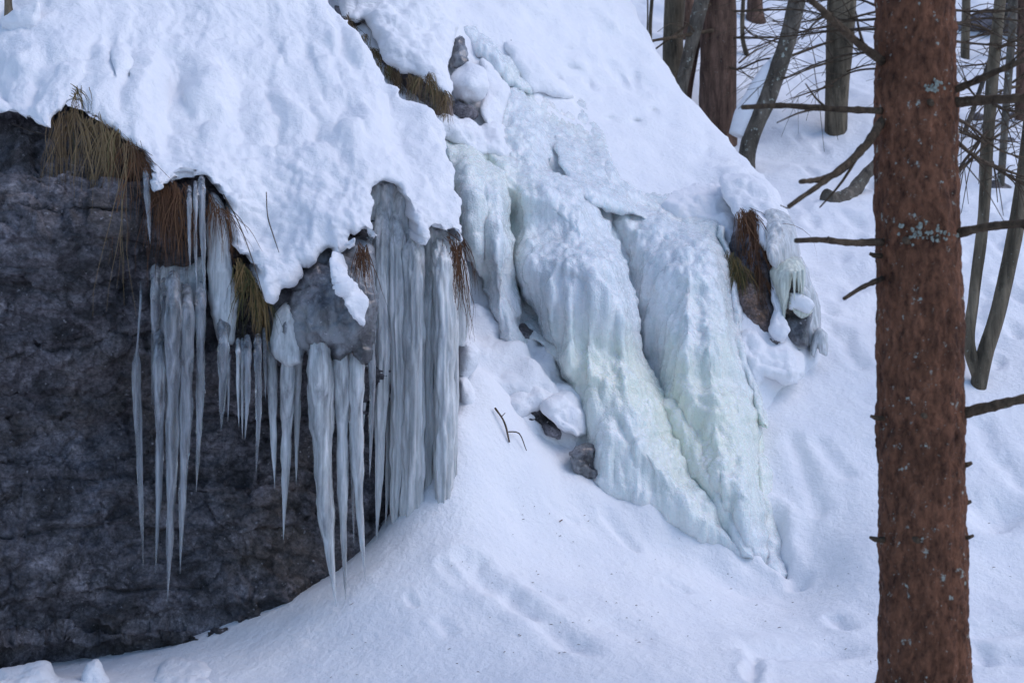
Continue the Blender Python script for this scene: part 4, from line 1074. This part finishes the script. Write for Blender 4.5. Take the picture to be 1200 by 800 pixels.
for x, y in [(1090, 120), (1062, 282), (1098, 278), (1082, 486), (1074, 632)]:
    branch(sp, [(x, y, 5.42), (x, y, 5.345), (x + 2, y + 2, 5.325)], .017, .010, seed=y + 7, name='branch_stub')


def bgtree(label, base_px, path_px, widths, mat, seed, group='trees', rough=0.12, flare=True, Y=None, name='bare_tree'):
    Y = Y or hit(*base_px) + 0.15
    b = P(base_px[0], base_px[1], Y)
    e = empty(name, b, label, 'tree', group)
    pts = [np.array([b[0], Y, b[2] - 0.5])] + [P(x, y, Y) for x, y in path_px]
    w = [widths[0]] + list(widths)
    trunk(pts, [x * .5 * Y / F for x in w], mat, e, rough=rough, seed=seed, n=80, sides=24, rs=5)
    return e, Y


tA, YA = bgtree('dark grey trunk left of the leaning pale trunk', (790, 72), [(789, 74), (789, 40), (791, 0), (794, -200), (800, -900)], [26, 24, 25, 22, 10], BARK_O, 301, Y=15.2)
tB, YB = bgtree('leaning pale lichen covered trunk in front of the thick brown one', (798, 106), [(798, 108), (806, 70), (818, 20), (830, -30), (860, -200), (900, -600)], [15, 15, 17, 17, 14, 8], BARK_G, 302, Y=14.3)
tB2, _ = bgtree('slim dark trunk in the gap left of the thick brown one', (806, 112), [(806, 114), (813, 70), (822, 20), (830, -60), (850, -500)], [9, 9, 10, 9, 5], BARK_B, 303, Y=14.8)
tB3, _ = bgtree('dark trunk behind the leaning pale trunk', (806, 60), [(806, 70), (806, 30), (806, -10), (806, -500)], [14, 14, 14, 9], BARK_B, 304, Y=17.0)
tC, YC = bgtree('thick reddish brown spruce trunk rising from the snowy hill edge', (843, 140), [(843, 150), (841, 128), (841, 80), (842, 0), (843, -250), (845, -900)], [40, 42, 44, 42, 34, 15], BARK_B, 305, Y=14.6, name='spruce_tree')
tD, YD = bgtree('leaning lichen spotted trunk with snow along its left side', (878, 172), [(876, 178), (884, 150), (898, 118), (912, 80), (925, 40), (934, 0), (950, -120), (960, -600)], [20, 21, 23, 21, 20, 19, 16, 8], BARK_G, 306, Y=13.8)
tE, YE = bgtree('straight olive grey trunk left of the nearest spruce', (981, 152), [(980, 158), (981, 110), (984, 50), (986, 0), (990, -250), (1000, -900)], [26, 28, 32, 34, 28, 12], BARK_O, 307, Y=14.9)
tF, YF = bgtree('slender sapling by the left dark trunk', (762, 52), [(762, 54), (762, 30), (764, 0), (768, -200)], [4.5, 4.5, 4.5, 2], BARK_O, 308, Y=15.5)
tF2, _ = bgtree('hair thin sapling left of the slender one', (758, 50), [(758, 52), (759, 20), (759, -10), (760, -200)], [1.8, 1.8, 1.8, 1], BARK_O, 309, Y=15.6)
tG, YG = bgtree('thin curved stem right behind the thick brown trunk', (873, 66), [(876, 68), (871, 50), (870, 25), (871, 0), (872, -250)], [6, 5.5, 5.5, 5, 3], BARK_O, 310)
tH, YH = bgtree('dark mossy trunk far back between two leaning trunks', (885, 27), [(886, 30), (885, 10), (886, -20), (888, -400)], [24, 19, 17, 12], BARK_B, 311)
tI, YI = bgtree('forked grey tree with two stems right of the nearest spruce', (1143, 456), [(1145, 462), (1153, 420), (1164, 385), (1180, 320), (1195, 240), (1204, 170), (1214, 60), (1230, -200)], [17, 19, 19, 18, 17, 16, 14, 8], BARK_O, 312, Y=9.75)
tubes('stem', [dict(path=[P(1146, 440, YI), P(1136, 408, YI), P(1141, 350, YI), P(1152, 260, YI), P(1157, 180, YI), P(1164, 80, YI), P(1172, 0, YI), P(1180, -200, YI)], rad=[w * .5 * YI / F for w in (14, 14, 13, 13, 14, 14, 13, 7)], n=90, sides=20, rough=0.12, rscale=6, seed=313)], BARK_O, tI)
tJ, YJ = bgtree('thin pale trunk behind the forked tree', (1172, 226), [(1172, 232), (1176, 170), (1181, 100), (1186, 40), (1190, -20), (1196, -300)], [9, 9, 9, 9, 8, 5], BARK_G, 314)
tK, YK = bgtree('leaning thin stem behind the branch tangle', (1130, 160), [(1128, 166), (1140, 130), (1152, 95), (1165, 55), (1185, 0), (1200, -100)], [6, 6, 6, 5, 5, 3], BARK_G, 315)
tL, YL = bgtree('dark far trunk at the top right corner', (1185, 150), [(1192, 190), (1196, 120), (1198, 60), (1199, 0), (1200, -300)], [13, 13, 12, 12, 8], BARK_B, 316, Y=15)

# dead lower branches of the far trees
branch(tC, [(835, 36, 14.4), (800, 42, 14.2), (770, 47, 14.1), (744, 52, 14.0)], .022, .010, twigs=4, seed=21, tl=.5)
branch(tC, [(832, 5, 14.4), (812, 24, 14.3), (785, 45, 14.2), (765, 60, 14.1)], .018, .007, twigs=3, seed=22, tl=.5)
branch(tC, [(852, 78, 14.5), (866, 81, 14.3), (890, 71, 14.2), (930, 65, 14.1), (970, 50, 14.0)], .014, .005, twigs=9, seed=23, tl=.7)
branch(tC, [(855, 45, 14.5), (880, 44, 14.4), (920, 52, 14.3)], .014, .005, twigs=8, seed=24, tl=.7)
branch(tC, [(855, 14, 14.5), (890, 12, 14.4), (945, 12, 14.3)], .014, .005, twigs=8, seed=25, tl=.7)
branch(tE, [(976, 48, 14.8), (955, 55, 14.6), (938, 61, 14.5), (880, 82, 14.4)], .016, .005, twigs=8, seed=26, tl=.8)
branch(tE, [(976, 72, 14.8), (950, 80, 14.6), (920, 92, 14.5), (890, 100, 14.4)], .014, .004, twigs=10, seed=27, tl=.8)
branch(tE, [(976, 16, 14.8), (960, 22, 14.6), (940, 26, 14.5), (905, 25, 14.4)], .014, .004, twigs=9, seed=28, tl=.8)
branch(tE, [(992, 24, 14.8), (1010, 18, 14.6), (1040, 10, 14.5)], .016, .008, twigs=6, seed=29, tl=.7)
branch(tE, [(992, 84, 14.8), (1010, 78, 14.6), (1040, 72, 14.5)], .012, .006, twigs=6, seed=30, tl=.7)
branch(tE, [(990, 40, 14.8), (1005, 34, 14.6), (1040, 30, 14.5)], .013, .006, twigs=6, seed=31, tl=.7)
branch(tI, [(1160, 150, YI), (1140, 175, YI - .2), (1120, 205, YI - .3)], .014, .006, twigs=12, seed=32, tl=.5)
branch(tI, [(1158, 190, YI), (1180, 205, YI - .2), (1215, 225, YI - .3)], .016, .006, twigs=12, seed=33, tl=.5)
branch(tI, [(1164, 60, YI), (1190, 48, YI - .2), (1220, 40, YI - .3)], .012, .006, twigs=12, seed=34, tl=.5)
branch(tI, [(1165, 40, YI), (1145, 30, YI - .2), (1110, 25, YI - .3)], .012, .006, twigs=12, seed=35, tl=.5)
branch(tJ, [(1181, 100, YJ), (1200, 90, YJ), (1230, 100, YJ)], .014, .006, twigs=10, seed=36, tl=.8)
branch(tK, [(1145, 115, YK), (1130, 100, YK), (1110, 95, YK)], .012, .006, twigs=10, seed=37, tl=.7)
branch(tG, [(871, 30, YG), (880, 40, YG), (905, 44, YG)], .012, .005, twigs=6, seed=38, tl=.7)

tM, YM = bgtree('dark far trunk behind the purple grey boulder', (1152, 20), [(1150, 40), (1151, 0), (1153, -300)], [12, 11, 8], BARK_B, 317, Y=21)
tN, YN = bgtree('straight far trunk just right of the nearest spruce', (1132, 60), [(1131, 80), (1132, 20), (1133, -30), (1134, -300)], [10, 10, 9, 7], BARK_O, 318, Y=17.5)
tO, YO = bgtree('pale far trunk at the very top right edge', (1196, 30), [(1184, 60), (1182, 10), (1181, -40), (1180, -300)], [8, 8, 8, 6], BARK_O, 319, Y=19)
branch(tL, [(1197, 100, YL), (1170, 108, YL - .3), (1135, 128, YL - .5)], .018, .006, twigs=14, seed=41, tl=.9)
branch(tL, [(1197, 60, YL), (1160, 74, YL - .3), (1125, 78, YL - .5)], .018, .006, twigs=14, seed=42, tl=.9)
branch(tL, [(1197, 130, YL), (1165, 150, YL - .3), (1130, 182, YL - .5)], .018, .006, twigs=14, seed=43, tl=.9)
branch(tI, [(1160, 120, YI), (1185, 130, YI - .2), (1222, 128, YI - .3)], .013, .006, twigs=14, seed=44, tl=.5)
branch(tI, [(1158, 170, YI), (1138, 160, YI - .2), (1112, 150, YI - .3)], .013, .006, twigs=14, seed=45, tl=.5)
branch(tN, [(1132, 20, YN), (1160, 12, YN), (1205, 18, YN)], .016, .006, twigs=14, seed=46, tl=.9)
branch(tN, [(1132, 45, YN), (1165, 40, YN), (1210, 50, YN)], .016, .006, twigs=14, seed=47, tl=.9)
branch(tE, [(976, 30, 14.8), (945, 36, 14.6), (900, 50, 14.5), (870, 62, 14.4)], .013, .004, twigs=14, seed=48, tl=.8)
branch(tE, [(976, 100, 14.8), (950, 108, 14.6), (925, 116, 14.5)], .012, .004, twigs=8, seed=49, tl=.6)

# snow lying against the leaning trunk
p = [P(x, y, YD + .06) for x, y in [(866, 160), (876, 135), (890, 108), (902, 82), (908, 66)]]
o = tubes('snow_drift', [dict(path=p, rad=[.10, .13, .11, .08, .02], n=40, sides=16, rough=0.2, rscale=4, seed=8)], SNOW)
tag(o, 'snow drift leaning along the left side of the lichen spotted trunk', 'snow drift')
for pts, rr, lab in [([(968, 232), (985, 236), (998, 226), (1015, 205), (1032, 188)], (.075, .085, .07, .055, .05), 'dark log end poking out of the snow behind the nearest spruce')]:
    Y = hit(975, 236) - 0.1
    o = tubes('log', [dict(path=[P(x, y, Y + 0.15 * i) for i, (x, y) in enumerate(pts)], rad=rr, n=50, sides=18, rough=0.25, rscale=9, seed=12)], BARK_G)
    tag(o, lab, 'log')
stick('broken_stub', [P(8, 40, 7.9), P(10, 18, 7.9), P(8, -20, 7.95), P(8, -80, 8.0)], [.022, .024, .02, .015], 'dark broken stub under the snow pillow in the upper left corner', 'stub', mat=BARK_O)
stick('fallen_twig', [GP(866, 84, .1), GP(880, 78, .15), GP(905, 70, .2)], [.012, .01, .006], 'thin bare twig on the snow behind the thick brown trunk', 'twig')
o = mound('boulder', [(1100, 40), (1122, 28), (1150, 14), (1180, 6), (1215, 2), (1240, 40), (1215, 60), (1185, 62), (1160, 56), (1136, 50), (1116, 58)], [(1120, 40, 18.6), (1200, 40, 18.8), (1160, 30, 18.5)], mat_rock('purple_grey_rock', lift=1.6), cell=2.4, round_r=0.3, back=1.2, disp=lambda V: 1.3 * rock_disp(V * .6), jit=4, seed=95)
tag(o, 'purple grey boulder on the slope at the top right', 'boulder')
for (x, y, w, lab) in [(1189, 140, 12, 'dark stone right of the thin pale trunk'), (1160, 152, 12, 'dark stone behind the lower branch tangle'), (1183, 168, 14, 'dark stone below the thin pale trunk'), (1146, 140, 12, 'dark stone beside the leaning thin stem'), (1170, 222, 18, 'broad dark stone under the branch tangle')]:
    Y = hit(x, y) - 0.02
    o = mound('rock', [(x - w, y + 4), (x - w * .7, y - 5), (x, y - 9), (x + w * .7, y - 4), (x + w, y + 4), (x, y + 8)], [(x, y, Y), (x - w, y, Y), (x + w, y, Y + .05)], ROCK, cell=2, round_r=0.1, back=0.3, disp=lambda V: 0.5 * rock_disp(V), jit=3, seed=int(x), step=3)
    tag(o, lab, 'rock')

# ------------------------------------------------------------------ light, sky, camera
SUN_EL, SUN_AZ = 52.0, 92.0      # azimuth clockwise from +Y: light comes from the right, behind the camera
w = bpy.data.worlds.new('World'); scene.world = w
w.use_nodes = True
nt = w.node_tree
bg = nt.nodes['Background']
sky = nt.nodes.new('ShaderNodeTexSky')
sky.sky_type = 'NISHITA'
sky.sun_disc = False
sky.sun_elevation = math.radians(SUN_EL)
sky.sun_rotation = math.radians(SUN_AZ)
sky.air_density = 1.0; sky.dust_density = 0.6; sky.ozone_density = 4.0
nt.links.new(sky.outputs['Color'], bg.inputs['Color'])
bg.inputs['Strength'].default_value = 0.13
ld = bpy.data.lights.new('sun', 'SUN')
ld.energy = 0.9
ld.angle = math.radians(45)
ld.color = (1.0, 0.90, 0.91)
lo = bpy.data.objects.new('sun', ld); COL.objects.link(lo)
az, el = math.radians(SUN_AZ), math.radians(SUN_EL)
from mathutils import Vector
dvec = Vector((math.sin(az) * math.cos(el), math.cos(az) * math.cos(el), math.sin(el)))
lo.rotation_euler = dvec.to_track_quat('Z', 'Y').to_euler()
lo.location = dvec * 30

cd = bpy.data.cameras.new('camera')
cam = bpy.data.objects.new('camera', cd); COL.objects.link(cam)
cam.location = (0, 0, CZ)
cam.rotation_euler = (math.radians(90), 0, 0)
cd.sensor_width = 36.0
cd.lens = F / 1200 * 36
cd.clip_start, cd.clip_end = 0.05, 1000
cd.dof.use_dof = True
cd.dof.focus_distance = 8.2
cd.dof.aperture_fstop = 3.2
scene.camera = cam

scene.render.engine = 'CYCLES'
scene.cycles.use_denoising = True
scene.cycles.max_bounces = 10
scene.cycles.transmission_bounces = 8
scene.cycles.diffuse_bounces = 4
scene.cycles.caustics_reflective = False
scene.cycles.caustics_refractive = False
vs = scene.view_settings
vs.view_transform = 'Standard'; vs.look = 'None'; vs.gamma = 1.0; vs.use_curve_mapping = False
vs.exposure = 0.60
